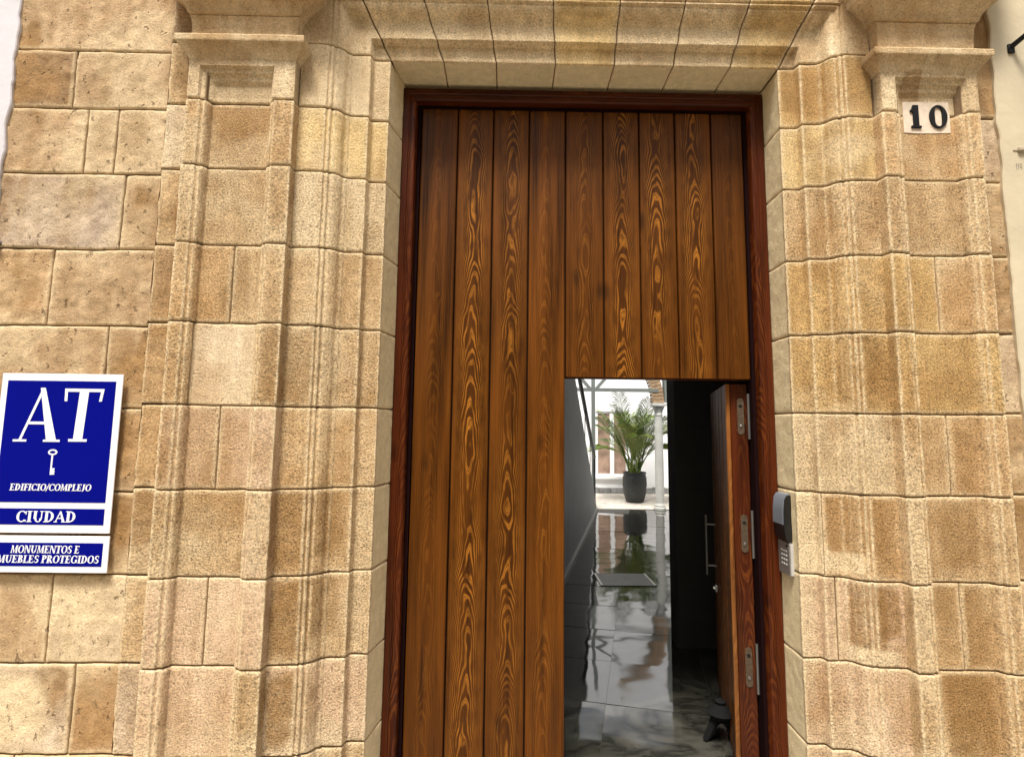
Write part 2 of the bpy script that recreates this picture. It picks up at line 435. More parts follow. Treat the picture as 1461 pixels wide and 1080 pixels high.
class Poly:
    """a moulding section in (x, y), walked so that the outside of the stone lies on its left or right"""
    def __init__(s, pts, r=0.004):
        s.p = bevel_poly(pts, r)
        s.s = np.concatenate([[0], np.cumsum(np.linalg.norm(np.diff(s.p, axis=0), axis=1))])
        t = np.diff(s.p, axis=0); t /= np.linalg.norm(t, axis=1)[:, None]
        tv = np.concatenate([t[:1], (t[:-1] + t[1:]), t[-1:]]); tv /= np.linalg.norm(tv, axis=1)[:, None]
        s.n = np.stack([tv[:, 1], -tv[:, 0]], 1)        # walking +x, outside is -y
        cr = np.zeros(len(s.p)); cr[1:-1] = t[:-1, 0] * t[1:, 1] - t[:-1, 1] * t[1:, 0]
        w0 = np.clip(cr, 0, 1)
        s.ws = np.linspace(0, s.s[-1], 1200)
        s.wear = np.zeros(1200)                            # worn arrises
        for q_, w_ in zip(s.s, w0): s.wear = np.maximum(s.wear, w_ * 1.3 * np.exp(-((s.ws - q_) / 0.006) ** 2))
    def at(s, u):
        x = np.interp(u, s.s, s.p[:, 0]); y = np.interp(u, s.s, s.p[:, 1])
        nx = np.interp(u, s.s, s.n[:, 0]); ny = np.interp(u, s.s, s.n[:, 1])
        l = np.hypot(nx, ny)
        return x, y, nx / l, ny / l
    def u_of_x(s, x, first=True):
        d = np.abs(s.p[:, 0] - x)
        for i in range(len(s.p) - 1):
            a, b = s.p[i, 0], s.p[i + 1, 0]
            if min(a, b) - 1e-9 <= x <= max(a, b) + 1e-9 and abs(a - b) > 1e-9:
                return s.s[i] + (s.s[i + 1] - s.s[i]) * (x - a) / (b - a)
        return s.s[int(np.argmin(d))]

def samples(a, b, keys, step, gap=0.0035, ga=1, gb=1):
    a += gap * ga; b -= gap * gb
    ks = [a, a + 0.002, a + 0.005, a + 0.010, b - 0.010, b - 0.005, b - 0.002, b]
    n = max(2, int((b - a - 0.02) / step))
    ks += list(np.linspace(a + 0.010, b - 0.010, n + 1))
    ks += [k for k in keys if a + 0.004 < k < b - 0.004]
    ks = np.array(sorted(ks))
    keep = [0]
    for i in range(1, len(ks)):
        if ks[i] - ks[keep[-1]] > 0.0009: keep.append(i)
    return ks[keep]

def bev(e, r):
    t = np.clip(1 - e / r, 0, 1)
    return r * (1 - np.sqrt(np.clip(1 - t * t, 0, 1)))

def wobble(x, k):
    p = np.stack([x * 3.1, np.full_like(x, k * 7.7), np.full_like(x, 0.3)], -1)
    q = p * 4.0
    return vn(p) * 0.0045 + vn(q) * 0.0015

def swept_stone(name, poly, u0, u1, z0, z1, base, mat, parent, seed, tool=1.0, stain=0.35, gap=0.0035, rough=0.0022, reveal_y=None,
                k0=0, k1=0, endgap=(1, 1), step=0.011, margin=0.5):
    us = samples(u0, u1, poly.s, step, gap, endgap[0], endgap[1])
    zs = samples(z0, z1, [], step, gap)
    U, Z = np.meshgrid(us, zs, indexing='ij')
    x, y, nx, ny = poly.at(U)
    e = np.minimum(Z - zs[0], zs[-1] - Z)
    if endgap[0]: e = np.minimum(e, U - us[0])
    if endgap[1]: e = np.minimum(e, us[-1] - U)
    P = np.stack([x, y, Z], -1); Nn = np.stack([nx, ny, np.zeros_like(x)], -1)
    rr = 0.008 + 0.003 * vn(P * 25.0)
    t = (Z - z0) / (z1 - z0)
    dz = wobble(x, k0) * (1 - t) + wobble(x, k1) * t
    d = -bev(e, rr) + rough * fbm(P, 22.0, seed, 3) + rough * 1.2 * fbm(P, 5.0, seed + 2, 2)
    P = P + Nn * d[..., None]
    P[..., 2] += dz
    rv = None
    if reveal_y is not None:
        rv = sst(reveal_y + 0.004, reveal_y + 0.016, y)
    cols = colour(P, e, base, seed, stain, rv, margin)
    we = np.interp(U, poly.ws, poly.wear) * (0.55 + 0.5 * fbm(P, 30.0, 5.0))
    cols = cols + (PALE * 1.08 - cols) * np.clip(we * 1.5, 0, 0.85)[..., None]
    tl = np.full(U.shape, tool)
    if rv is not None: tl = tl * (1 - rv * 0.93)
    return grid_mesh(name, P, Nn, cols, tl, mat, parent, depth=0.03)

P0, PP, PA, PB, PJ, PF, PL = 2.43, 2.475, 2.485, 2.56, 2.60, 2.78, 2.83
WY, SY = 2.497, 2.487
# moulding between the flat flank (A) and the inner band (B), as (distance from the arris, y)
MOULD = [(0.268, PA), (0.265, PA + .010), (0.259, PA + .011), (0.256, PA + .005), (0.247, PA + .007), (0.244, PA + .018), (0.237, PA + .020), (0.232, PA + .017), (0.216, PA + .026),
         (0.202, PA + .041), (0.195, PA + .056), (0.190, PA + .062), (0.179, PA + .066), (0.174, PB - .001)]
STEP = [(0.088, PB), (0.084, PB + .018), (0.078, PJ - .002)]
ZJ = [3.43, 3.115, 2.80, 2.44, 2.08, 1.717, 1.36, 0.995, 0.64, 0.278, -0.10]
XL, XR = -0.588, 1.338
# left: from outer strip to the back of the reveal, walking +x
left_pts = [(-1.475, 2.56), (-1.475, P0), (-1.414, P0), (-1.409, P0 + .010), (-1.401, P0 + .011), (-1.397, P0 + .007), (-1.388, P0 + .012), (-1.378, P0 + .030), (-1.374, PP), (-1.112, PP), (-1.106, P0 + .030), (-1.094, P0 + .014),
            (-1.090, P0 + .014), (-1.081, P0 + .011), (-1.076, P0), (-0.984, P0), (-0.981, PA)] + [(XL - d, y) for d, y in MOULD] + [(XL - d, y) for d, y in STEP] + [(XL, PJ), (-0.545, 2.83)]
right_pts = [(1.345, 2.83), (XR, PJ)] + [(XR + d, y) for d, y in STEP[::-1]] + [(XR + d * 0.985, y) for d, y in MOULD[::-1]] + [(1.722, PA), (1.730, P0), (1.797, P0), (1.801, P0 + .011),
             (1.811, P0 + .013), (1.815, P0 + .009), (1.828, P0 + .016), (1.838, P0 + .034), (1.842, PP), (2.094, PP), (2.099, P0 + .030), (2.110, P0 + .012), (2.120, P0 + .010), (2.123, P0 + .013), (2.128, P0 + .011), (2.131, P0), (2.190, P0), (2.190, 2.56)]
LP, RP = Poly(left_pts), Poly(right_pts)

portal = tag(empty('stone_portal', (0.375, 2.6, 0)), 'carved sandstone doorway surround with panelled pilasters and flat arch around the wooden door', 'doorway')

def corners(poly, xin):   # u of the inner corner between pilaster and flank
    return poly
uL = dict(o=LP.u_of_x(-1.4749), J=LP.s[np.argmin(np.hypot(LP.p[:, 0] + 0.981, LP.p[:, 1] - PA))], end=LP.s[-1], frl=LP.u_of_x(-1.374), frr=LP.u_of_x(-1.112),
          M=lambda x: LP.u_of_x(x))
uR = dict(J=RP.s[np.argmin(np.hypot(RP.p[:, 0] - 1.722, RP.p[:, 1] - PA))], end=RP.s[-1])
# per course: list of (u0, u1, colour, tooled, stain)
L = LP.u_of_x; Rr = RP.u_of_x
J, E0 = uL['J'], uL['end']
left_courses = {
    0: [(J, E0, 'cream', .55, .1)],
    1: [(0, J, 'orange', 1, .2), (J, E0, 'yellow', .7, .25)],
    2: [(0, J, 'tan', 1.2, .3), (J, E0, 'cream', 1, .3)],
    3: [(0, L(-1.231), 'orange', 1.1, .4), (L(-1.231), J, 'tan', 1.1, .3), (J, E0, 'tan', .9, .2)],
    4: [(0, L(-1.377), 'tan', 1.2, .5), (L(-1.377), L(-1.110), 'pale', .6, .05), (L(-1.110), E0, 'tan', 1.2, .3)],
    5: [(0, L(-1.244), 'pink', 1, .3), (L(-1.244), J, 'pink', .9, .1), (J, E0, 'tan', 1, .15)],
    6: [(0, L(-1.105), 'tan', 1.2, .3), (L(-1.105), J, 'pink', 1, .05), (J, E0, 'tan', 1.1, .2)],
    7: [(0, L(-1.246), 'pink', 1, .2), (L(-1.246), J, 'pink', .8, .05), (J, E0, 'tan', 1.1, .2)],
    8: [(0, L(-1.100), 'pink', .9, .1), (L(-1.100), J, 'tan', 1.2, .1), (J, E0, 'pink', 1, .15)],
    9: [(0, J, 'pink', .9, .2), (J, E0, 'tan', 1, .3)]}
J2, E2 = uR['J'], uR['end']
right_courses = {
    0: [(0, J2, 'gold', .7, .3)],
    1: [(0, J2, 'yellow', .8, .3), (J2, E2, 'orange', .9, .2)],
    2: [(0, J2, 'tan', 1.2, .4), (J2, E2, 'tan', 1.2, .25)],
    3: [(0, J2, 'gold', 1.1, .3), (J2, Rr(1.964), 'gold', 1, .3), (Rr(1.964), E2, 'orange', 1, .15)],
    4: [(0, J2, 'gold', 1.2, .6), (J2, E2, 'gold', 1.2, .45)],
    5: [(0, J2, 'cream', 1.1, .25), (J2, Rr(1.961), 'tan', 1.2, .2), (Rr(1.961), E2, 'orange', 1.1, .35)],
    6: [(0, Rr(1.43), 'cream', 1, .1), (Rr(1.43), J2, 'orange', 1, .25), (J2, E2, 'tan', 1.1, .3)],
    7: [(0, Rr(1.474), 'pink', .9, .1), (Rr(1.474), J2, 'pink', 1, .2), (J2, Rr(1.962), 'tan', 1, .35), (Rr(1.962), E2, 'tan', 1.1, .3)],
    8: [(0, J2, 'pink', 1, .15), (J2, Rr(1.84), 'cream', 1, .05), (Rr(1.84), E2, 'tan', 1.2, .3)],
    9: [(0, J2, 'pink', 1, .2), (J2, E2, 'tan', 1, .3)]}
sd_ = 0
for side, poly, table in (('L', LP, left_courses), ('R', RP, right_courses)):
    for k, row in table.items():
        for i, (u0, u1, c, tl, st) in enumerate(row):
            sd_ += 1
            f = rnd.uniform(0.95, 1.06)
            base = tuple(v * f for v in PAL[c])
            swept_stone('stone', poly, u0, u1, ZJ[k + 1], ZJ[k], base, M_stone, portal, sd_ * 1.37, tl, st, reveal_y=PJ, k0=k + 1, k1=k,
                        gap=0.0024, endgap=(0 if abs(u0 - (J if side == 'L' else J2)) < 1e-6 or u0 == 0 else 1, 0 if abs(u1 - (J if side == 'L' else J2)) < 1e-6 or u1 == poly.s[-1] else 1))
# mortar bed behind the joints
def offset_poly(poly, d):
    return np.stack([poly.p[:, 0] - poly.n[:, 0] * d, poly.p[:, 1] - poly.n[:, 1] * d], 1)
for poly in (LP, RP):
    q = offset_poly(poly, 0.0095)
    m = MB()
    n = len(q)
    m.add([(x, y, -0.1) for x, y in q] + [(x, y, 3.43) for x, y in q], [(i, i + 1, n + i + 1, n + i) for i in range(n - 1)])
    m.build('mortar_bed', M_mortar, portal)

# flat arch: profile in (z, y) from the back of the soffit to the plain band, stones cut by raking joints
ZT = 3.43
arch_pts = [(ZT - 0.004, 2.83), (ZT, PJ)] + [(ZT + d, y) for d, y in STEP[::-1]] + [(ZT + d, y) for d, y in MOULD[::-1]] + [(4.10, PA)]
AP = Poly(arch_pts)
vb = [-0.585, -0.326, -0.065, 0.230, 0.524, 0.818, 1.102, 1.346]
vt = [-0.715, -0.417, -0.111, 0.209, 0.534, 0.850, 1.160, 1.465]
def joint_x(i, z): return vb[i] + (vt[i] - vb[i]) * np.maximum(z - ZT, 0) / 0.25
vcol = ['cream', 'cream', 'cream', 'yellow', 'cream', 'cream', 'yellow']
for i in range(7):
    g = 0.0022
    us = samples(0, AP.s[-1], AP.s, 0.012, 0.0)
    ts = samples(0, vb[i + 1] - vb[i], [], 0.012, g) / (vb[i + 1] - vb[i])
    T, U = np.meshgrid(ts, us, indexing='ij')
    z, y, nz, ny = AP.at(U)
    x0, x1 = joint_x(i, z), joint_x(i + 1, z)
    wob0 = 0.0008 * vn(np.stack([z * 9, z * 0 + i, y * 9], -1)); wob1 = 0.0008 * vn(np.stack([z * 9, z * 0 + i + 1, y * 9], -1))
    x = x0 + (x1 - x0) * T + wob0 * (1 - T) + wob1 * T
    e = np.minimum(T - ts[0], ts[-1] - T) * (x1 - x0)
    # walking from the soffit back outwards: outside is -y / -z
    Nn = np.stack([np.zeros_like(x), -np.abs(ny), -np.abs(nz)], -1)
    P = np.stack([x, y, z], -1)
    d = -bev(e, 0.008) + 0.002 * fbm(P, 22, i + 50) + 0.0015 * fbm(P, 5, i + 60, 2)
    P = P + Nn * d[..., None]
    rv = sst(PJ + .004, PJ + .016, y)
    cols = colour(P, e, tuple(v * 1.12 for v in PAL[vcol[i]]), i + 33.3, 0.12, rv)
    grid_mesh('arch_stone', P, Nn, cols, 0.75 * (1 - 0.9 * rv), M_stone, portal, depth=0.03, flip=True)
q = np.stack([AP.p[:, 0] + 0.0095 * np.abs(AP.n[:, 0]), AP.p[:, 1] + 0.0095 * np.abs(AP.n[:, 1])], 1)
m = MB(); n = len(q)
m.add([(float(joint_x(0, z)), y, z) for z, y in q] + [(float(joint_x(7, z)), y, z) for z, y in q], [(i, i + 1, n + i + 1, n + i) for i in range(n - 1)])
m.build('mortar_bed', M_mortar, portal)
m = MB(); m.box(1.352, 1.42, 2.62, 2.86, 3.38, 3.50); m.build('mortar_bed', M_mortar, portal); m = MB(); m.box(-0.66, -0.605, 2.62, 2.86, 3.38, 3.50); m.build('mortar_bed', M_mortar, portal)
# corner blocks where the mouldings turn the mitre
prof_d = np.array([p[0] for p in [(0, PJ)] + STEP[::-1] + MOULD[::-1] + [(2.0, PA)]]); prof_y = np.array([p[1] for p in [(0, PJ)] + STEP[::-1] + MOULD[::-1] + [(2.0, PA)]])
for side in (-1, 1):
    zs = samples(ZT, 4.10, [ZT + d for d in prof_d], 0.007, 0.003)
    ts = np.linspace(0, 1, 72)
    T, Z = np.meshgrid(ts, zs, indexing='ij')
    if side < 0: xa, xb = np.full_like(Z, -0.980), joint_x(0, Z) - 0.0018
    else: xa, xb = joint_x(7, Z) + 0.0018, np.full_like(Z, 1.725)
    x = xa + (xb - xa) * T
    dd = np.maximum((XL - x) if side < 0 else (x - XR), Z - ZT)
    y = np.interp(dd, prof_d, prof_y)
    e = np.minimum(Z - zs[0], np.abs((xb - x) if side < 0 else (x - xa)))
    P = np.stack([x, y, Z], -1); Nn = np.zeros_like(P); Nn[..., 1] = -1
    P[..., 1] += bev(e, 0.008) - 0.002 * fbm(P, 22, 70 + side)
    cols = colour(P, e, PAL['cream'], 71.0 + side, 0.2)
    grid_mesh('arch_stone', P, Nn, cols, np.full(T.shape, 0.6), M_stone, portal)
    m = MB()
    if side < 0: m.box(-0.985, -0.60, PJ + 0.012, PJ + 0.03, ZT - 0.004, 4.1)
    else: m.box(1.345, 1.725, PJ + 0.012, PJ + 0.03, ZT - 0.004, 4.1)
    m.build('mortar_bed', M_mortar, portal)

# capital blocks: recessed panel head, then the moulded capital
def capital(xl, xr, fl, fr, pl, pr, ztop, col, seed):
    xs = samples(xl, xr, [fl, pl, pr, fr, fl + .008, fl + .02, fr - .008, fr - .02, pl - .006, pr + .006], 0.009, 0.0015)
    zs = samples(ZJ[1], 3.307, [ztop - .05, ztop - .03, ztop - 0.012, ztop], 0.008, 0.0032)
    X, Z = np.meshgrid(xs, zs, indexing='ij')
    r1 = np.interp(X, [fl, pl], [0, 1]); r2 = np.interp(X, [pr, fr], [1, 0]); r3 = np.interp(Z, [ztop - 0.072, ztop], [1, 0])
    t = np.minimum(np.minimum(r1, r2), r3)
    t = np.interp(t, [0, .12, .38, .5, .8, 1], [0, .30, .34, .62, .70, 1])
    y = P0 + 0.045 * t
    P = np.stack([X, y, Z], -1); Nn = np.zeros_like(P); Nn[..., 1] = -1
    e = Z - zs[0]
    P[..., 1] += bev(e, 0.008) - 0.0018 * fbm(P, 22, seed)
    cols = colour(P, e, PAL[col], seed, 0.25, margin=0.4)
    grid_mesh('stone', P, Nn, cols, np.full(X.shape, 0.7), M_stone, portal, depth=0.055)
    # rings of the capital (height, offset)
    prof = [(3.304, .001), (3.310, .003), (3.318, .006), (3.336, .016), (3.352, .030), (3.362, .036), (3.366, .045), (3.370, .047), (3.394, .048), (3.399, .045), (3.402, .034), (3.404, .002), (3.42, -.002), (3.46, -.001), (3.50, .003),
            (3.515, .009), (3.519, .004), (3.528, .018), (3.545, .022), (3.565, .034), (3.585, .055), (3.603, .078), (3.615, .088), (3.619, .100), (3.650, .104), (3.655, .108), (3.70, .125), (3.76, .150), (3.80, .155), (4.1, .155)]
    if xl > 0: prof = [(z + 0.034 * float(sst(3.41, 3.50, z)), o) for z, o in prof]
    pr_z = np.array([p[0] for p in prof]); pr_o = np.array([p[1] for p in prof])
    zz = np.array(sorted(set(list(pr_z) + list(np.arange(3.304, 3.72, 0.009)))))
    oo = np.interp(zz, pr_z, pr_o)
    W = xr - xl; D = 0.14
    ft = np.linspace(0, 1, 60); st_ = np.linspace(0, 1, 14)[1:]
    Ps = []
    for z, o in zip(zz, oo):
        a = [(xl - o, PA + 0.09 - (PA + 0.09 - (P0 - o)) * s) for s in np.linspace(0, 1, 14)[:-1]]
        b = [(xl - o + (W + 2 * o) * s, P0 - o) for s in ft]
        c = [(xr + o, (P0 - o) + (PA + 0.09 - (P0 - o)) * s) for s in st_]
        Ps.append([(x, y, z) for x, y in a + b + c])
    P = np.array(Ps).transpose(1, 0, 2)
    Nn = np.zeros_like(P); na = 13; nb = 60
    Nn[:na, :, 0] = -1; Nn[na:na + nb, :, 1] = -1; Nn[na + nb:, :, 0] = 1
    P = P + Nn * (0.0022 * fbm(P, 18, seed + 5))[..., None]
    cols = colour(P, np.full(P.shape[:2], 1.0), PAL['cream'], seed + 6, 0.22)
    grid_mesh('capital', P, Nn, cols, np.full(P.shape[:2], 0.5), M_stone, portal, depth=0.02)
capital(-1.475, -0.984, -1.424, -1.083, -1.366, -1.108, 3.276, 'cream', 81.0)
capital(1.730, 2.190, 1.800, 2.140, 1.842, 2.105, 3.284, 'cream', 91.0)

# ashlar wall either side of the portal
wall = tag(empty('ashlar_wall', (-1.9, 2.5, 0)), 'tan ashlar stone wall left of the carved doorway, behind the blue plaques', 'wall')
WZ = [4.2, 3.380, 3.092, 2.776, 2.417, 2.063, 1.702, 1.343, 0.996, 0.633, 0.279, -0.10]
WX = [[], [-2.044], [-1.962, -1.823], [-1.764], [-2.054], [-1.775], [-1.99], [-1.83], [-1.913], [-1.784], [-2.0]]
WC = [['tan'], ['brown', 'tan'], ['tan', 'tan', 'tan'], ['grey', 'tan'], ['orange', 'tan'], ['tan', 'tan'], ['tan', 'tan'], ['tan', 'orange'],
      ['tan', 'cream'], ['pale', 'orange'], ['tan', 'tan']]
wp = Poly([(-2.60, WY), (-1.601, WY)], 0.001)
sp_ = Poly([(-1.601, WY), (-1.594, SY), (-1.470, SY)], 0.003)
for k in range(11):
    xs = [-2.34] + WX[k] + [-1.600]
    for i in range(len(xs) - 1):
        sd_ += 1
        f = rnd.uniform(0.78, 0.90)
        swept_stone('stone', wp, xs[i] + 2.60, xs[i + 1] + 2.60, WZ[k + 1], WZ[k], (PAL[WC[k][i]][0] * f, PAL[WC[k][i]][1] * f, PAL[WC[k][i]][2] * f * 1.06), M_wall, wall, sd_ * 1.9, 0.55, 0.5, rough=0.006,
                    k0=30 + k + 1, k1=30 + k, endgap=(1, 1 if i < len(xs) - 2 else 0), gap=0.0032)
    sd_ += 1
    zt, zb = (ZJ[k - 1] if k > 0 else 4.2), ZJ[k]
    c = ['grey', 'tan', 'grey', 'tan', 'brown', 'brown', 'tan', 'brown', 'tan', 'grey', 'tan'][k]
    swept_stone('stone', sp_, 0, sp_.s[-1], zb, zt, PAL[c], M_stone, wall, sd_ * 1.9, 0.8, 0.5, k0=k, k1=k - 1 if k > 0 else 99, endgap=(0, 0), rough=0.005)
m = MB(); m.box(-2.60, -1.47, WY + 0.011, WY + 0.03, -0.1, 4.2); m.build('mortar_bed', M_mortar, wall)
wall2 = tag(empty('ashlar_wall', (2.25, 2.5, 0)), 'narrow brown ashlar strip between the right pilaster and the cream plaster', 'wall')
rp_ = Poly([(2.186, WY), (2.36, WY)], 0.001)
for k in range(11):
    sd_ += 1
    zt, zb = (ZJ[k - 1] - 0.0 if k > 0 else 4.2), ZJ[k]
    c = ['brown', 'brown', 'grey', 'brown', 'brown', 'grey', 'brown', 'brown', 'brown', 'brown', 'brown'][k]
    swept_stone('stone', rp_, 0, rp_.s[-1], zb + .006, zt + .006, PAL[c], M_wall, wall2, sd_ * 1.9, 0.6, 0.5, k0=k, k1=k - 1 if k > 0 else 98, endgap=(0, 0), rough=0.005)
m = MB(); m.box(2.17, 2.40, WY + 0.011, WY + 0.03, -0.1, 4.2); m.build('mortar_bed', M_mortar, wall2)

# neighbouring plaster, slightly proud with a ragged edge
def plaster(name, x_edge, x_far, y, mat, label, seed):
    m = MB()
    zs = np.arange(-0.1, 4.21, 0.025)
    ed = [x_edge + 0.006 * float(vn(np.array([z * 9.0, seed, 0.0]))) + 0.004 * float(vn(np.array([z * 31.0, seed, 2.0]))) for z in zs]
    n = len(zs)
    V = [(x_far, y, z) for z in zs] + [(e, y, z) for e, z in zip(ed, zs)] + [(e - (0.004 if x_edge > 0 else -0.004), y + 0.004, z) for e, z in zip(ed, zs)] + [(e, y + 0.06, z) for e, z in zip(ed, zs)]
    F = []
    for c in range(3):
        for i in range(n - 1): F.append((c * n + i, c * n + i + 1, (c + 1) * n + i + 1, (c + 1) * n + i))
    m.add(V, F)
    o = m.build(name, mat, None, smooth=True)
    return tag(o, label, 'wall')
plaster('plaster_wall', -2.325, -3.6, 2.482, M_plaster_w, 'white plastered neighbouring wall at the far left edge', 3.1)
plaster('plaster_wall', 2.318, 3.6, 2.478, M_plaster_c, 'cream plastered neighbouring wall right of the carved doorway', 8.8)

# solid masonry behind the dressed stones, so that the passage stays dark
m = MB()
m.box(-3.6, -0.50, 2.86, 3.06, -0.1, 4.6); m.box(1.325, 3.6, 2.86, 3.06, -0.1, 4.6); m.box(-0.50, 1.325, 2.86, 3.06, 3.38, 4.6)
m.box(-3.6, -1.0, 2.62, 2.858, -0.1, 4.2); m.box(1.80, 3.6, 2.62, 2.858, -0.1, 4.2)
tag(m.build('facade_core', simple('rubble_core', (0.25, 0.2, 0.15), 0.95)), kind='structure')

# ------------------------------------------------------------------ door frame and fixed leaf
ox0, ox1, ozt = -0.553, 1.341, 3.402
door = tag(empty('wooden_door', (0.39, 2.83, 0)), 'tall varnished brown door of nine vertical planks with strong grain, in a red frame', 'door')
fprof = [(0.0, 2.84), (0.0, 2.780), (0.004, 2.776), (0.030, 2.776), (0.034, 2.781), (0.039, 2.781), (0.043, 2.777), (0.060, 2.778), (0.066, 2.784), (0.070, 2.80), (0.0705, 2.90)]
def frame_piece(kind):
    m = MB(); n = len(fprof)
    if kind == 'l': V = [(ox0 + d, y, -0.05) for d, y in fprof] + [(ox0 + d, y, ozt - d) for d, y in fprof]; M0 = Vector((ox0 + .04, 2.8, 1.7))
    if kind == 'r': V = [(ox1 - d, y, -0.05) for d, y in fprof] + [(ox1 - d, y, ozt - d) for d, y in fprof]; M0 = Vector((ox1 - .04, 2.8, 1.7))
    if kind == 't': V = [(ox0 + d, y, ozt - d) for d, y in fprof] + [(ox1 - d, y, ozt - d) for d, y in fprof]; M0 = Vector((0.39, 2.8, ozt - .04))
    m.add(V, [(i, i + 1, n + i + 1, n + i) for i in range(n - 1)])
    if kind == 't':   # local z runs along the piece
        m.v = [tuple(Matrix.Rotation(-math.pi / 2, 4, 'Y') @ (Vector(p) - M0)) for p in m.v]
    else:
        m.v = [tuple(Vector(p) - M0) for p in m.v]
    o = m.build('frame', M_frame, None, smooth=True, angle=25)
    o.parent = door
    o.location = M0 - door.location
    if kind == 't': o.rotation_euler = (0, math.pi / 2, 0)
    return o
for k, (fg, sh, br) in zip('lrt', ((.6, .1, .54), (.6, .9, .50), (.4, .9, .40))):
    frame_piece(k).color = (fg, sh, br, 1)
m = MB(); m.box(ox0 + .0715, ox0 + .0885, 2.824, 2.90, -0.05, ozt - .0715); m.box(ox1 - .0885, ox1 - .0715, 2.824, 2.90, -0.05, ozt - .0715); m.box(ox0 + .0715, ox1 - .0715, 2.823, 2.899, ozt - .0885, ozt - .0715)
m.build('rebate', simple('rebate_shade', (0.010, 0.003, 0.003), 0.95, spec=0.05), door)  # rebate coloured black to stand in for the shaded gap beside the frame
px = [-0.4635, -0.268, -0.079, 0.111, 0.304, 0.504, 0.696, 0.888, 1.081, 1.252]
pfig = [(.22, .5, .44), (1.0, .5, .50), (.85, .40, .46), (.28, .6, .52), (.42, .5, .48), (.95, .5, .50), (.95, .62, .50), (.95, .55, .50), (.15, .5, .40)]
def plank(x0, x1, y, z0, z1, mat, parent, th=0.028, c=0.009, M=None):
    w = (x1 - x0) / 2 - 0.0030; h = (z1 - z0) / 2
    m = MB()
    sec = [(-w, th), (-w, c), (-w + 0.0025, 0.0025), (-w + 0.008, 0), (w - 0.008, 0), (w - 0.0025, 0.0025), (w, c), (w, th)]
    m.prism(sec, 'z', -h, h)
    o = m.build('plank', mat, None)
    o.parent = parent
    o.location = Vector(((x0 + x1) / 2, y, (z0 + z1) / 2)) - parent.location
    return o
for i in range(9):
    z0 = 0.01 if i < 4 else 1.893
    o = plank(px[i], px[i + 1], PL - 0.002, z0, 3.325, M_plank, door)
    o.color = (*pfig[i], 1)
m = MB()
m.box(-0.47, 0.298, PL + 0.027, PL + 0.06, 0.01, 3.35); m.box(0.298, 1.26, PL + 0.027, PL + 0.06, 1.897, 3.35)
m.build('backing_board', M_black, door)
m = MB(); m.box(0.304, 1.252, PL + 0.028, PL + 0.075, 1.888, 1.896); m.build('head_rail', M_frame, door).color = (.3, .5, .4, 1)

# ------------------------------------------------------------------ wicket leaf, swung inwards
wick = tag(empty('wicket_door', (1.245, 2.872, 0)), 'small inner door standing open into the dark passage, its planked face and hinged edge showing', 'door')
ang = math.radians(15.5)
wick.rotation_euler = (0, 0, -ang)
TH, LW, WH = 0.105, 0.93, 1.872
def wpart(m, name, mat, smooth=False, origin=None):
    """local frame: y runs along the leaf away from the hinges, -x is the planked face"""
    if origin is not None: m.v = [tuple(Vector(p) - Vector(origin)) for p in m.v]
    o = m.build(name, mat, None, smooth=smooth)
    o.parent = wick
    if origin is not None: o.location = origin
    return o
m = MB(); m.box(-0.082, 0, 0, LW, 0.02, WH, 0.003)
wpart(m, 'door_core', M_frame, origin=(-0.03, 0.4, 0.95)).color = (.6, .5, .42, 1)
m = MB(); m.box(-TH, -0.084, 0.0, 0.026, 0.02, WH, 0.002)
wpart(m, 'edge_strip', M_edge, origin=(-0.09, 0.01, 0.95)).color = (.5, .5, .5, 1)
for i in range(5):
    a, b = 0.029 + i * 0.181, 0.029 + (i + 1) * 0.181 - 0.004
    m = MB()
    c = 0.016
    m.prism([(-0.0835, a), (-TH + c, a), (-TH + .001, a + c * 0.7), (-TH, a + .022), (-TH, b - .022), (-TH + .001, b - c * 0.7), (-TH + c, b), (-0.0835, b)], 'z', 0.02, WH - 0.002)
    o = wpart(m, 'plank', M_plank, origin=(-0.09, (a + b) / 2, 0.95)); o.color = (.3, .5, .55, 1)
def rounded_rect(w, h, r, n=5):
    pts = []
    for cx, cz, a0 in ((w - r, h - r, 0), (-w + r, h - r, 90), (-w + r, -h + r, 180), (w - r, -h + r, 270)):
        for k in range(n + 1):
            a = math.radians(a0 + 90 * k / n); pts.append((cx + r * math.cos(a), cz + r * math.sin(a)))
    return pts
for z in (1.705, 1.120, 0.485):
    m = MB(); m.prism([(x - 0.034, zz + z) for x, zz in rounded_rect(0.016, 0.092, 0.015)], 'y', -0.004, 0.001)
    h = wpart(m, 'hinge', M_brass, smooth=True, origin=(-0.034, 0, z))
    for dz in (0.055, -0.05):
        m = MB(); m.v = []; m.lathe([(0.001, -0.001), (0.008, 0), (0.008, 0.003), (0.004, 0.005), (0.001, 0.0052)], 0, 0, 14)
        s_ = m.build('screw', M_dsteel if dz < 0 else M_iron, None, smooth=True)
        s_.parent = h; s_.location = (0, -0.004, dz); s_.rotation_euler = (math.pi / 2, 0, 0)
    m = MB(); m.tube([(0.003, -0.014, z - 0.115), (0.003, -0.014, z + 0.115)], 0.007, 10)
    kn_ = m.build('knuckle', M_dsteel, None, smooth=True); kn_.parent = h; kn_.location = -Vector(h.location)
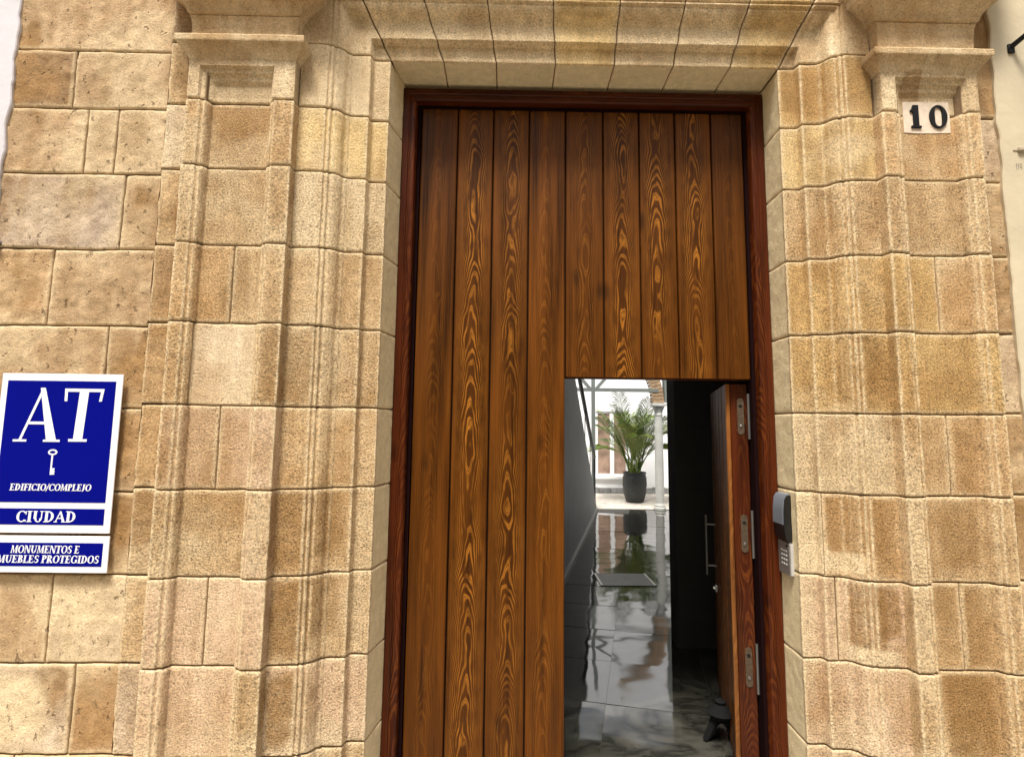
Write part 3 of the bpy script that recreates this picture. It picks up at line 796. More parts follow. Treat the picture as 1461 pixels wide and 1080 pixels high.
# pull bar on the planked face
m = MB(); m.tube([(-TH - 0.055, 0.80, 0.715), (-TH - 0.055, 0.80, 1.085)], 0.008, 12)
hd = wpart(m, 'handle', M_dsteel, smooth=True)
for z in (0.775, 1.03):
    m = MB(); m.tube([(-TH + 0.002, 0.80, z), (-TH - 0.055, 0.80, z)], 0.008, 10)
    b_ = m.build('mount', M_dsteel, None, smooth=True); b_.parent = hd
m = MB(); m.lathe([(0.001, 0), (0.028, 0), (0.028, 0.008), (0.012, 0.010), (0.010, 0.022), (0.001, 0.022)], 0, 0, 16)
kl = m.build('lock_cylinder', M_steel, None, smooth=True); kl.parent = wick; kl.location = (-TH, 0.80, 0.64); kl.rotation_euler = (0, -math.pi / 2, 0)

# ------------------------------------------------------------------ lettering
class Text:
    """serif letters from tapered strokes; cap height 1"""
    G = {}
def arc(cx, cy, rx, ry, a0, a1, thick, thin, n=22):
    """returns quads for an elliptical stroke that is thick at the sides and thin at top and bottom"""
    out = []
    for i in range(n):
        qs = []
        for a in (a0 + (a1 - a0) * i / n, a0 + (a1 - a0) * (i + 1) / n):
            r = math.radians(a); w = thin + (thick - thin) * abs(math.cos(r)) ** 1.5
            c_, s_ = math.cos(r), math.sin(r)
            qs.append(((cx + rx * c_, cy + ry * s_), (cx + (rx - w) * c_, cy + (ry - min(w, thin * 1.0 + (w - thin) * 0.4)) * s_)))
        out.append([qs[0][0], qs[1][0], qs[1][1], qs[0][1]])
    return out
def bar(x0, y0, x1, y1, w, w2=None):
    """slanted stem: horizontal width w at the bottom, w2 at the top"""
    w2 = w if w2 is None else w2
    return [[(x0 - w / 2, y0), (x0 + w / 2, y0), (x1 + w2 / 2, y1), (x1 - w2 / 2, y1)]]
def hb(x0, x1, y, h): return [[(x0, y), (x1, y), (x1, y + h), (x0, y + h)]]
def glyph(ch, T, t):
    s = t * 0.8; V = lambda x: bar(x, 0, x, 1, T) + hb(x - T, x + T, 0, s) + hb(x - T, x + T, 1 - s, s)
    if ch == 'I': return V(.22), .44
    if ch == 'E': return V(.2) + hb(.2, .60, 0, t) + hb(.2, .58, 1 - t, t) + hb(.2, .46, .5 - t / 2, t) + bar(.60, 0, .62, .24, .05) + bar(.58, .78, .56, 1, .05) + bar(.46, .38, .46, .62, .04), .70
    if ch == 'F': return V(.2) + hb(.2, .58, 1 - t, t) + hb(.2, .46, .5 - t / 2, t) + bar(.58, .78, .56, 1, .05) + bar(.46, .38, .46, .62, .04), .62
    if ch == 'L': return V(.2) + hb(.2, .58, 0, t) + bar(.58, 0, .60, .26, .05), .64
    if ch == 'T': return bar(.36, 0, .36, 1, T) + hb(.36 - T, .36 + T, 0, s) + hb(.03, .69, 1 - t, t) + bar(.05, .76, .03, 1, .05) + bar(.67, .76, .69, 1, .05), .72
    if ch == 'D': return V(.2) + arc(.24, .5, .50, .5, -90, 90, T, t) + hb(.2, .26, 0, t) + hb(.2, .26, 1 - t, t), .80
    if ch == 'O': return arc(.42, .5, .40, .51, 0, 360, T, t, 36), .84
    if ch == 'C': return arc(.42, .5, .40, .51, 42, 318, T, t, 30) + bar(.72, .68, .72, .98, .06) + bar(.71, .02, .73, .2, .05), .78
    if ch == 'G': return arc(.42, .5, .40, .51, 42, 318, T, t, 30) + bar(.72, .68, .72, .98, .06) + bar(.68, .06, .68, .44, T) + hb(.56, .80, .40, s), .84
    if ch == 'U': return bar(.2, .3, .2, 1, T) + bar(.68, .3, .68, 1, t) + hb(.05, .36, 1 - s, s) + hb(.54, .82, 1 - s, s) + arc(.44, .34, .27 + .0, .35, 180, 360, T * .8, t), .86
    if ch == 'J': return bar(.26, .12, .26, 1, T) + hb(.10, .44, 1 - s, s) + arc(.12, .12, .2, .2, 250, 360, T * .8, t), .48
    if ch == 'M': return bar(.14, 0, .18, 1, t) + bar(.80, 0, .78, 1, T) + bar(.46, .02, .20, 1, .06, T) + bar(.46, .02, .76, 1, .06, t) + hb(.02, .28, 0, s) + hb(.66, .96, 0, s) + hb(.06, .2, 1 - s, s) + hb(.76, .94, 1 - s, s), .98
    if ch == 'N': return bar(.14, 0, .14, 1, t) + bar(.72, 0, .72, 1, t) + bar(.70, 0, .18, 1, T) + hb(.02, .28, 0, s) + hb(.02, .2, 1 - s, s) + hb(.60, .86, 1 - s, s), .86
    if ch == 'P': return V(.2) + arc(.26, .74, .34, .27, -90, 90, T * .9, t), .64
    if ch == 'B': return V(.2) + arc(.26, .75, .32, .26, -90, 90, T * .9, t) + arc(.26, .26, .38, .27, -90, 90, T, t), .70
    if ch == 'R': return V(.2) + arc(.26, .74, .34, .27, -90, 90, T * .9, t) + bar(.66, 0, .36, .5, T) + hb(.58, .80, 0, s), .78
    if ch == 'S': return arc(.32, .74, .25, .27, 50, 270, T * .85, t * 1.2) + arc(.32, .265, .26, .275, -130, 90, T * .9, t * 1.2) + bar(.52, .70, .52, .95, .05) + bar(.08, .05, .08, .3, .05), .62
    if ch == 'A': return bar(.10, 0, .43, 1, t) + bar(.72, 0, .41, 1, T * 1.02, T * .5) + hb(.22, .62, .32, t) + hb(-.02, .24, 0, s) + hb(.56, .88, 0, s), .84
    if ch == '/': return bar(.02, -.08, .34, 1.05, t * 1.2), .36
    if ch == '1': return bar(.26, 0, .26, 1, .24) + hb(.04, .48, 0, .09) + bar(.10, .72, .22, 1, .12, .14) + hb(.02, .2, .70, .08), .5
    if ch == '9': return arc(.3, .68, .26, .32, 0, 360, .07, .07) + bar(.40, 0, .53, .66, .07), .6
    if ch == 'i': return bar(.2, 0, .2, 1, .08) + bar(.06, .82, .2, 1, .07), .4
    return [], .32
def letters(m, text, height, x_c, z0, y, T=.2, t=.075, shear=0.0, sx=1.0, th=0.0008, width=None):
    adv = 0; items = []
    for ch in text:
        q, w = glyph(ch, T, t); items.append((adv, q)); adv += w
    if width: sx = width / (adv * height)
    cnt = 0
    for a, q in items:
        for quad in q:
            cnt += 1; dy = (cnt % 37) * 1.2e-5
            poly = [(x_c + ((a + x) - adv / 2) * height * sx + shear * zz * height, z0 + zz * height) for x, zz in quad]
            m.prism(poly, 'y', y - th - dy, y)
def sign_text(name, text, parent, mat, *a, **k):
    m = MB(); letters(m, text, *a, **k)
    return m.build(name, mat, parent)

SGY = 2.468       # front of the plates, held off the wall
plate = tag(empty('lodging_plaque', (-1.93, SGY, 1.5)), 'large blue and white enamel plaque with AT, a key and CIUDAD', 'sign')
m = MB(); m.box(-2.193, -1.671, SGY, SGY + 0.006, 1.170, 1.846, 0.0012); m.build('plate', M_white, plate)
m = MB(); m.box(-2.166, -1.699, SGY - 0.0012, SGY - 0.0002, 1.297, 1.815); m.box(-2.166, -1.699, SGY - 0.0012, SGY - 0.0002, 1.204, 1.271); m.build('blue_field', M_blue, plate)
ly = SGY - 0.0014
sign_text('letter', 'A', plate, M_white, 0.232, -2.020, 1.552, ly, T=.19, t=.05, shear=.05, sx=.96)
sign_text('letter', 'T', plate, M_white, 0.228, -1.842, 1.554, ly, T=.165, t=.06, shear=.05, sx=1.05)
sign_text('lettering', 'EDIFICIO/COMPLEJO', plate, M_white, 0.028, -1.937, 1.346, ly, T=.2, t=.09, shear=.12, width=0.345)
sign_text('lettering', 'CIUDAD', plate, M_white, 0.046, -1.942, 1.215, ly, T=.2, t=.08, shear=.03, width=0.252)
m = MB()
for i in range(24):
    a0, a1 = math.radians(i * 15), math.radians(i * 15 + 15)
    m.prism([(-1.942 + .020 * math.cos(a0), 1.508 + .0125 * math.sin(a0)), (-1.942 + .020 * math.cos(a1), 1.508 + .0125 * math.sin(a1)),
             (-1.942 + .013 * math.cos(a1), 1.508 + .0062 * math.sin(a1)), (-1.942 + .013 * math.cos(a0), 1.508 + .0062 * math.sin(a0))], 'y', ly - .0008, ly)
m.prism([(-1.9455, 1.497), (-1.9385, 1.497), (-1.9385, 1.413), (-1.9455, 1.413)], 'y', ly - .0008, ly)
m.prism([(-1.9385, 1.440), (-1.926, 1.441), (-1.929, 1.432), (-1.925, 1.426), (-1.929, 1.421), (-1.925, 1.414), (-1.9385, 1.413)], 'y', ly - .0008, ly)
m.build('key_emblem', M_white, plate)
for cx, cz in ((-2.16, 1.835),):
    pass
plate2 = tag(empty('monument_plaque', (-1.93, SGY, 1.08)), 'small blue and white plaque reading MONUMENTOS E INMUEBLES PROTEGIDOS under the larger one', 'sign')
m = MB(); m.box(-2.193, -1.668, SGY, SGY + 0.006, 1.008, 1.158, 0.0012); m.build('plate', M_white, plate2)
m = MB(); m.box(-2.166, -1.692, SGY - 0.0012, SGY - 0.0002, 1.034, 1.130); m.build('blue_field', M_blue, plate2)
sign_text('lettering', 'MONUMENTOS E', plate2, M_white, 0.031, -1.933, 1.088, ly, T=.2, t=.08, shear=.10, width=0.288)
sign_text('lettering', 'INMUEBLES PROTEGIDOS', plate2, M_white, 0.031, -1.938, 1.048, ly, T=.2, t=.08, shear=.10, width=0.468)

# house number on its patch of pale plaster
num = tag(empty('house_number', (1.97, 2.47, 3.1)), 'black number 10 on a pale square in the right pilaster', 'house number')
m = MB()
pts = [(1.858, 3.032), (1.93, 3.029), (2.00, 3.031), (2.078, 3.034), (2.079, 3.10), (2.077, 3.186), (2.00, 3.184), (1.93, 3.186), (1.859, 3.184), (1.857, 3.11)]
m.prism(pts, 'y', 2.4715, 2.50)
m.build('plate', simple('pale_patch', (0.66, 0.54, 0.42), 0.85, nscale=30, nvar=0.12, bump=0.4), num)
m = MB(); letters(m, '1', 0.112, 1.914, 3.054, 2.4715, T=.18, t=.08, sx=.95, th=0.007); m.build('digit', M_iron, num)
m = MB()
for q in arc(0, 0, 0.042, 0.057, 0, 360, 0.024, 0.009, 40):
    m.prism([(2.022 + x, 3.111 + z) for x, z in q], 'y', 2.4645, 2.4715)
m.build('digit', M_iron, num)

# ------------------------------------------------------------------ door station on the right reveal
def rx(z_poly): return z_poly
ic = tag(empty('intercom_handset', (1.34, 2.70, 1.23)), 'black intercom unit with grey front flap on the right door reveal', 'intercom')
m = MB()
side = [(1.342, 1.128), (1.318, 1.122), (1.303, 1.140), (1.296, 1.20), (1.298, 1.27), (1.305, 1.325), (1.318, 1.343), (1.342, 1.346)]
m.prism(side, 'y', 2.655, 2.752)
m.v = [(1.342 + (x - 1.342) * .85, y, 1.23 + (z - 1.235) * .95) for x, y, z in m.v]
m.build('body', simple('black_plastic', (0.010, 0.010, 0.011), 0.3), ic, smooth=True)
m = MB()
fl_ = [(1.296, 1.205), (1.292, 1.205), (1.2935, 1.27), (1.301, 1.330), (1.316, 1.350), (1.342, 1.352), (1.342, 1.347), (1.318, 1.344), (1.305, 1.326), (1.2975, 1.27)]
m.prism(fl_, 'y', 2.660, 2.756)
m.v = [(1.342 + (x - 1.342) * .85, y, 1.23 + (z - 1.235) * .95) for x, y, z in m.v]
m.build('flap', simple('grey_plastic', (0.15, 0.165, 0.19), 0.45, nvar=0.03), ic, smooth=True)
kp = tag(empty('keypad', (1.34, 2.70, 1.05)), 'small metal keypad with white buttons below the black intercom', 'keypad')
m = MB(); m.box(1.323, 1.3415, 2.655, 2.762, 0.970, 1.118, 0.002); m.build('body', simple('keypad_metal', (0.36, 0.35, 0.33), 0.42, 0.7, nscale=50), kp)
m = MB(); m.box(1.326, 1.3415, 2.650, 2.6545, 0.974, 1.114, 0.001); m.build('rim', simple('rim_grey', (0.42, 0.41, 0.39), 0.5), kp)
M_btn = simple('button_grey', (0.50, 0.50, 0.48), 0.4, nvar=0.02)
for r_ in range(4):
    for c_ in range(3):
        m = MB(); yy = 2.685 + c_ * 0.020; zz = 1.078 - r_ * 0.020
        m.box(1.3205, 1.3235, yy - .005, yy + .005, zz - .004, zz + .004, 0.001)
        m.build('button', M_btn, kp)
m = MB(); m.box(1.3212, 1.3235, 2.672, 2.684, 1.098, 1.108); m.build('lens', M_iron, kp)

# ------------------------------------------------------------------ wall fittings
m = MB(); m.lathe([(0.001, 0), (0.016, 0.0), (0.014, 0.006), (0.008, 0.010), (0.006, 0.022), (0.010, 0.024), (0.009, 0.032), (0.001, 0.034)], 0, 0, 12)
nail = m.build('iron_bolt', simple('rusty_iron', (0.12, 0.09, 0.08), 0.7, 0.5), None, smooth=True)
nail.location = (-2.300, WY + 0.002, 2.437); nail.rotation_euler = (math.pi / 2, 0, 0)
tag(nail, 'small rusty iron bolt in the ashlar near the left edge', 'bolt')

lan = tag(empty('wall_lantern', (2.46, 2.47, 3.3)), 'black iron wall lantern cut off by the right edge', 'lantern')
m = MB(); m.tube([(2.405, 2.482, 3.475), (2.425, 2.43, 3.495), (2.455, 2.38, 3.525), (2.53, 2.32, 3.545), (2.60, 2.27, 3.54)], [.013, .012, .012, .011, .010], 10)
m.box(2.390, 2.420, 2.468, 2.480, 3.445, 3.490, 0.002)
m.build('bracket', M_iron, lan, smooth=True)
m = MB(); m.lathe([(0.02, 0.0), (0.07, 0.02), (0.105, 0.14), (0.115, 0.24), (0.13, 0.25), (0.10, 0.30), (0.04, 0.35), (0.01, 0.37)], 2.585, 2.30, 6, 3.14)
m.build('lantern_body', M_iron, lan)
m = MB(); m.lathe([(0.003, -0.05), (0.012, -0.03), (0.006, 0.0)], 2.585, 2.30, 8, 3.14); m.build('finial', M_iron, lan)
clip = MB(); clip.box(2.392, 2.425, 2.462, 2.479, 2.950, 2.972, 0.004); clip.box(2.372, 2.394, 2.474, 2.479, 2.955, 2.960)
tag(clip.build('cable_clip', simple('beige_plastic', (0.45, 0.38, 0.28), 0.6), None), 'small beige fitting on the cream plaster above the number 119', 'wall fitting')
m = MB(); letters(m, 'ii9', 0.030, 2.394, 2.862, 2.4775, sx=.75, th=0.0006)
tag(m.build('street_code_lettering', simple('faded_grey_ink', (0.22, 0.2, 0.17), 0.8), None), 'small grey digits 119 painted on the cream plaster at the right edge', 'lettering')

# ------------------------------------------------------------------ street and passage
m = MB(); m.add([(-60, -60, -0.14), (60, -60, -0.14), (60, 60, -0.14), (-60, 60, -0.14)], [(0, 1, 2, 3)])
tag(m.build('street_ground', simple('street_stone', (0.42, 0.38, 0.31), 0.9, nscale=2)), kind='structure')
m = MB(); m.box(-0.55, 1.345, 1.80, 2.84, -0.135, 0.02, 0.01)
tag(m.build('doorstep', simple('doorstep_stone', (0.3, 0.28, 0.25), 0.6)), kind='structure')

def marble():
    m, nt, b = new_mat('polished_grey_marble')
    geo = N(nt, 'ShaderNodeNewGeometry'); oi = N(nt, 'ShaderNodeObjectInfo')
    ad = N(nt, 'ShaderNodeVectorMath', operation='ADD')
    cb = N(nt, 'ShaderNodeCombineXYZ'); nt.links.new(math_(nt, 'MULTIPLY', oi.outputs['Random'], 31.0), cb.inputs[2])
    nt.links.new(geo.outputs['Position'], ad.inputs[0]); nt.links.new(cb.outputs[0], ad.inputs[1])
    n1 = N(nt, 'ShaderNodeTexNoise', Scale=2.2, Detail=7.0, Roughness=0.62, Distortion=1.6); nt.links.new(ad.outputs[0], n1.inputs['Vector'])
    n2 = N(nt, 'ShaderNodeTexNoise', Scale=1.6, Detail=3.0, Distortion=0.8); nt.links.new(ad.outputs[0], n2.inputs['Vector'])
    v = math_(nt, 'ABSOLUTE', math_(nt, 'SUBTRACT', n1.outputs[0], 0.5))
    c = ramp(nt, v, [(0.0, (0.012, 0.012, 0.010)), (0.03, (0.03, 0.031, 0.027)), (0.14, (0.065, 0.065, 0.056))])
    c2 = ramp(nt, n2.outputs[0], [(0.35, (0.55, 0.52, 0.45)), (0.65, (1.0, 0.95, 0.9))])
    c = mix(nt, 1.0, c, c2, 'MULTIPLY')
    nt.links.new(c, b.inputs['Base Color'])
    nt.links.new(ramp(nt, n2.outputs[0], [(0.3, 0.03), (0.7, 0.09)]), b.inputs['Roughness'])
    b.inputs['Specular IOR Level'].default_value = 1.0
    n3 = N(nt, 'ShaderNodeTexNoise', Scale=2.3, Detail=1.5); nt.links.new(ad.outputs[0], n3.inputs['Vector'])
    bp = N(nt, 'ShaderNodeBump', Strength=0.4, Distance=0.014)
    nt.links.new(n3.outputs[0], bp.inputs['Height']); nt.links.new(bp.outputs[0], b.inputs['Normal'])
    return m
M_marble = marble()
floor = tag(empty('marble_floor', (1.5, 7, 0)), kind='structure')
m = MB(); m.box(-1.2, 5.0, 2.81, 11.45, -0.12, -0.006); m.build('floor_bed', simple('dark_grout', (0.05, 0.048, 0.045), 0.6), floor)
th_ = math.radians(-13.5)
ca, sa = math.cos(th_), math.sin(th_)
tile_me = None
for i in range(-6, 9):
    for j in range(-4, 18):
        lx, ly_ = i * 0.62, j * 0.62
        wx, wy = 1.0 + ca * lx - sa * ly_, 3.78 + sa * lx + ca * ly_
        if wy < 2.2 or wy > 11.1 or wx < -1.0 or wx > 4.7 or wx < (wy - 7.1) * 0.2415 + 0.84 - 0.75: continue
        if tile_me is None:
            m = MB(); m.box(-0.3093, 0.3093, -0.3093, 0.3093, -0.02, 0)
            o = m.build('floor_tile', M_marble, None); tile_me = o.data
        else:
            o = bpy.data.objects.new('floor_tile', tile_me); C.objects.link(o)
        o.parent = floor
        o.location = Vector((wx, wy, rnd.uniform(-0.001, 0.001))) - floor.location
        o.rotation_euler = (rnd.uniform(-1, 1) * 0.004, rnd.uniform(-1, 1) * 0.003, th_)
m = MB(); m.box(1.02, 1.60, 6.02, 6.50, 0.002, 0.006, 0.001)
hatch = tag(empty('floor_hatch', (1.3, 6.25, 0)), 'square metal-edged inspection hatch in the polished passage floor', 'hatch')
m.build('cover', simple('hatch_stone', (0.16, 0.165, 0.15), 0.35), hatch)
for x in (1.02, 1.575):
    m = MB(); m.box(x, x + 0.022, 6.02, 6.50, 0.007, 0.010, 0.001); m.build('metal_edge', M_steel, hatch)

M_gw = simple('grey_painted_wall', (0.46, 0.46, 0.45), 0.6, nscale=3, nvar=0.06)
M_dark = simple('unlit_wall_dark', (0.035, 0.035, 0.033), 0.6)  # unlit look of the passage walls and ceiling put into their colour
M_ww = simple('white_patio_wall', (0.82, 0.82, 0.84), 0.9, nscale=3, nvar=0.03)
A, B = Vector((-0.1, 3.08, 0)), Vector((1.83, 11.2, 0))
def along(t): return A + (B - A) * t
# passage walls
pw = MB()
nrm = Vector(((B - A).y, -(B - A).x, 0)).normalized()
def slab(mb, p, q, z0, z1, z0b, z1b, th):
    n_ = Vector(((q - p).y, -(q - p).x, 0)).normalized() * th
    mb.add([(p.x, p.y, z0), (q.x, q.y, z0b), (q.x, q.y, z1b), (p.x, p.y, z1), (p.x - n_.x, p.y - n_.y, z0), (q.x - n_.x, q.y - n_.y, z0b), (q.x - n_.x, q.y - n_.y, z1b), (p.x - n_.x, p.y - n_.y, z1)],
           [(0, 1, 2, 3), (7, 6, 5, 4), (0, 4, 5, 1), (1, 5, 6, 2), (2, 6, 7, 3), (3, 7, 4, 0)])
tS = (6.4 - 3.08) / (11.2 - 3.08)
slab(pw, along(0), along(tS), -0.02, 3.1, -0.02, 3.1, 0.12)
tag(pw.build('passage_wall', M_gw), 'grey painted left wall of the entrance passage seen through the open wicket', 'wall')
sk = MB()
def off(p): return p + nrm * 0.012
slab(sk, off(along(0)), off(B), 0.0, 0.07, 0.0, 0.07, 0.012)
tag(sk.build('skirting', simple('pale_skirting', (0.62, 0.62, 0.58), 0.4), None), 'low pale skirting along the foot of the left passage wall', 'skirting')
st = tag(empty('patio_stair', (1.2, 9.0, 0)), 'grey stair with dark rail and tiled steps rising along the left of the passage', 'staircase')
m = MB(); slab(m, along(tS) , B, -0.02, 2.86, -0.02, 0.02, 0.10); m.build('stringer_wall', M_gw, st)
nst = 16
M_tile_w = simple('white_step_tile', (0.72, 0.74, 0.78), 0.4); M_tile_b = simple('dark_step_riser', (0.03, 0.03, 0.035), 0.4)
u = (B - A).normalized(); nl = Vector((-u.y, u.x, 0))
Ltot = (B - along(tS)).length
for i in range(nst):
    t0 = i / nst; t1 = (i + 1) / nst
    p = B - u * (Ltot * t1) + nl * 0.03; q = B - u * (Ltot * t0) + nl * 0.03
    z = 2.86 * (i + 1) / nst
    for nm, za, zb, mt in (('tread', z + .0, z + 0.045, M_tile_w), ('riser', z - 0.16, z - 0.001, M_tile_b)):
        m = MB(); slab(m, p, q if nm == 'tread' else q - u * 0.01, za, zb, za, zb, 1.0); m.build(nm, mt, st)
rail_pts = [B + Vector((0, 0, 1.02)), B - u * Ltot * 0.6 + Vector((0, 0, 2.4)), B - u * Ltot + Vector((0, 0, 3.0))]
m = MB(); m.tube([p + nl * 0.05 for p in rail_pts], 0.032, 8); m.tube([B + nl * 0.05, B + nl * 0.05 + Vector((0, 0, 1.02))], 0.02, 8)
for t_ in (0.2, 0.4):
    pz = B - u * Ltot * t_ + nl * 0.05
    m.tube([pz + Vector((0, 0, 2.86 * t_)), pz + Vector((0, 0, 1.02 + 1.38 * t_ / 0.6))], 0.008, 6)
m.build('handrail', simple('dark_rail', (0.035, 0.04, 0.04), 0.5), st)

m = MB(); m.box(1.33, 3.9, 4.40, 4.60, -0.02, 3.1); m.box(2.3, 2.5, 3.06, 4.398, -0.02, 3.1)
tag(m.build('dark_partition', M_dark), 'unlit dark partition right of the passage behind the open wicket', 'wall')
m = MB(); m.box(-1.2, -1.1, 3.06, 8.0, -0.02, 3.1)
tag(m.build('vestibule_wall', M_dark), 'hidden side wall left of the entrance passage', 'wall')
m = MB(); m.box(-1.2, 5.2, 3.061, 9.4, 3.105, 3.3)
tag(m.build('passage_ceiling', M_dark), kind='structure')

# patio
m = MB(); m.box(-1.5, 6.0, 11.45, 14.0, -0.12, 0.0)
yd = simple('pale_patio_paving', (0.52, 0.48, 0.42), 0.7, nscale=9, nvar=0.25, bump=0.5, bscale=20)
tag(m.build('patio_paving', yd), kind='structure')
pwall = tag(empty('patio_wall', (3, 14, 0)), 'bright white rear wall of the patio with a window behind the palm', 'wall')
wx0, wx1, wz0, wz1 = 2.27, 3.06, 0.42, 2.0
m = MB(); m.box(-1.5, wx0, 14.0, 14.25, 0, 5.0); m.box(wx1, 6.0, 14.0, 14.25, 0, 5.0); m.box(wx0, wx1, 14.0, 14.25, 0, wz0); m.box(wx0, wx1, 14.0, 14.25, wz1, 5.0)
m.build('wall_face', M_ww, pwall)
win = MB(); f_ = 0.05
win.box(wx0, wx0 + f_, 14.03, 14.09, wz0, wz1); win.box(wx1 - f_, wx1, 14.03, 14.09, wz0, wz1); win.box(wx0 + f_, wx1 - f_, 14.03, 14.09, wz1 - f_, wz1); win.box(wx0 + f_, wx1 - f_, 14.03, 14.09, wz0, wz0 + f_)
win.box(2.62, 2.72, 14.02, 14.09, wz0 + f_, wz1 - f_)
wo = win.build('window', M_ww, pwall)
m = MB(); m.box(wx0 - .06, wx1 + .06, 13.93, 14.06, wz0 - .07, wz0 - .002, .005); m.build('sill', M_ww, wo)
for a, b in ((wx0 + f_, 2.62), (2.72, wx1 - f_)):
    m = MB(); m.box(a, b, 14.05, 14.06, wz0 + f_, wz1 - f_); m.build('pane', simple('brown_glass', (0.34, 0.235, 0.18), 0.12, nscale=3, nvar=0.5), wo)
for i in range(14):
    x = 1.0 + i * 0.33
    m = MB(); m.box(x, x + 0.32, 13.96, 13.998, 0.0, 0.15 + rnd.uniform(-.015, .015), .008)
    m.build('base_stone', simple('grey_base_stone', (rnd.uniform(.16, .3),) * 3, 0.85, nscale=10, nvar=.3), pwall)
m = MB(); m.box(4.9, 5.1, 4.6, 14.0, -.02, 5.0); tag(m.build('side_wall', M_ww), 'white side wall of the patio at the right, mostly hidden', 'wall')
m = MB(); m.box(-1.2, -1.0, 8.0, 14.0, -.02, 5.0); tag(m.build('side_wall', simple('pale_blue_wall', (0.62, 0.68, 0.75), 0.9)), 'pale wall glimpsed between the stair and its rail', 'wall')
tp = MB(); tp.box(1.0, 1.62, 13.90, 13.98, 0.2, 1.75); tag(tp.build('tan_panel', simple('tan_panel', (0.55, 0.38, 0.22), 0.7, nscale=4, nvar=.3)), 'tan panel on the patio wall seen under the stair rail', 'panel')

sf = tag(empty('steel_canopy_frame', (2.2, 11.3, 0)), 'grey green steel post and beams with diagonal braces crossing the patio', 'canopy frame')
M_gs = simple('grey_green_steel', (0.16, 0.175, 0.16), 0.5, nvar=.06)
m = MB(); m.box(1.745, 1.815, 11.27, 11.34, 0, 3.3); m.build('post', M_gs, sf)
m = MB(); m.box(1.30, 1.743, 11.28, 11.33, 2.33, 2.40); m.box(1.817, 3.10, 11.28, 11.33, 2.33, 2.40); m.build('beam', M_gs, sf)
for dx in (-.55, .55):
    m = MB(); m.prism([(1.78 + (.035 if dx > 0 else -.035), 2.40), (1.78 + (.12 if dx > 0 else -.12), 2.402), (1.78 + dx + (.05 if dx > 0 else -.05), 2.95), (1.78 + dx - (.04 if dx > 0 else -.04), 2.95)], 'y', 11.285, 11.325); m.build('brace', M_gs, sf)

# marble column with brick arch
colm = tag(empty('patio_column', (3.12, 11.4, 0)), 'slender white marble column carrying a brick arch in the patio', 'column')
M_colm = simple('column_marble', (0.50, 0.50, 0.47), 0.5, nscale=6, nvar=.1)
m = MB(); m.lathe([(.12, 0), (.12, .04), (.095, .06), (.105, .08), (.085, .11), (.08, .14)], 3.12, 11.4, 20); m.build('base', M_colm, colm, smooth=True)
m = MB(); m.lathe([(.082, .14), (.086, .8), (.078, 1.86)], 3.12, 11.4, 20); m.build('shaft', M_colm, colm, smooth=True)
m = MB(); m.lathe([(.078, 1.86), (.09, 1.875), (.08, 1.89), (.085, 1.95), (.12, 2.03), (.125, 2.05)], 3.12, 11.4, 20); m.box(2.98, 3.26, 11.26, 11.54, 2.052, 2.11, .004); m.build('capital', M_colm, colm, smooth=True)
ba = tag(empty('brick_arch', (3.0, 11.4, 2.1)), 'tan brick arch springing from the patio column', 'arch')
M_brick = simple('tan_brick', (0.33, 0.22, 0.13), 0.9, nscale=14, nvar=.3, bump=.5)
ccx, ccz, rin, rout = 1.75, 2.112, 1.235, 1.46
m = MB(); m.add([(ccx + (rin + .01) * math.cos(a * .02), 11.31, ccz + (rin + .01) * math.sin(a * .02)) for a in range(60)] + [(ccx + rout * math.cos(a * .02), 11.31, ccz + rout * math.sin(a * .02)) for a in range(60)],
                [(i, i + 1, 60 + i + 1, 60 + i) for i in range(59)]); m.build('mortar_bed', simple('arch_mortar', (.5, .44, .36), .95), ba)
for i in range(22):
    a0 = (i * .052) + .004; a1 = a0 + .044
    m = MB()
    m.prism([(ccx + r * math.cos(a), ccz + r * math.sin(a)) for r, a in ((rin, a0), (rout, a0), (rout, a1), (rin, a1))], 'y', 11.29, 11.50)
    m.build('brick', M_brick, ba)
m = MB(); m.box(3.23, 4.9, 11.32, 11.48, 2.13, 3.6); tag(m.build('arcade_wall', simple('grey_green_wall', (0.16, 0.18, 0.165), 0.8)), 'grey green wall above the right side of the column', 'wall')

# planter and palm
pot = tag(empty('plant_pot', (2.86, 12.45, 0)), 'dark ribbed ceramic pot holding the palm in the patio', 'pot')
m = MB()
prof = [(.15, 0), (.19, .03), (.235, .2), (.262, .38), (.255, .52), (.235, .60), (.25, .61), (.25, .65), (.225, .65), (.215, .58)]
nseg = 40
vv = []
for r, z in prof:
    for k in range(nseg):
        rr_ = r + (0.007 * math.sin(k * math.pi * 0.8 + z * 22) if .02 < z < .6 else 0)
        vv.append((2.86 + rr_ * math.cos(2 * math.pi * k / nseg), 12.45 + rr_ * math.sin(2 * math.pi * k / nseg), z))
ff = [(i * nseg + k, i * nseg + (k + 1) % nseg, (i + 1) * nseg + (k + 1) % nseg, (i + 1) * nseg + k) for i in range(len(prof) - 1) for k in range(nseg)]
m.add(vv, ff); m.build('body', simple('dark_glazed_clay', (0.028, 0.03, 0.03), 0.5, nscale=25, nvar=.5, bump=.8, bscale=40), pot, smooth=True)
m = MB(); m.lathe([(.22, .585), (.001, .60)], 2.86, 12.45, 16); m.build('soil', simple('soil', (.04, .03, .02), .95), pot)
palm = tag(empty('areca_palm', (2.86, 12.45, .6)), 'green feathery palm with arching fronds growing in the dark pot', 'palm')
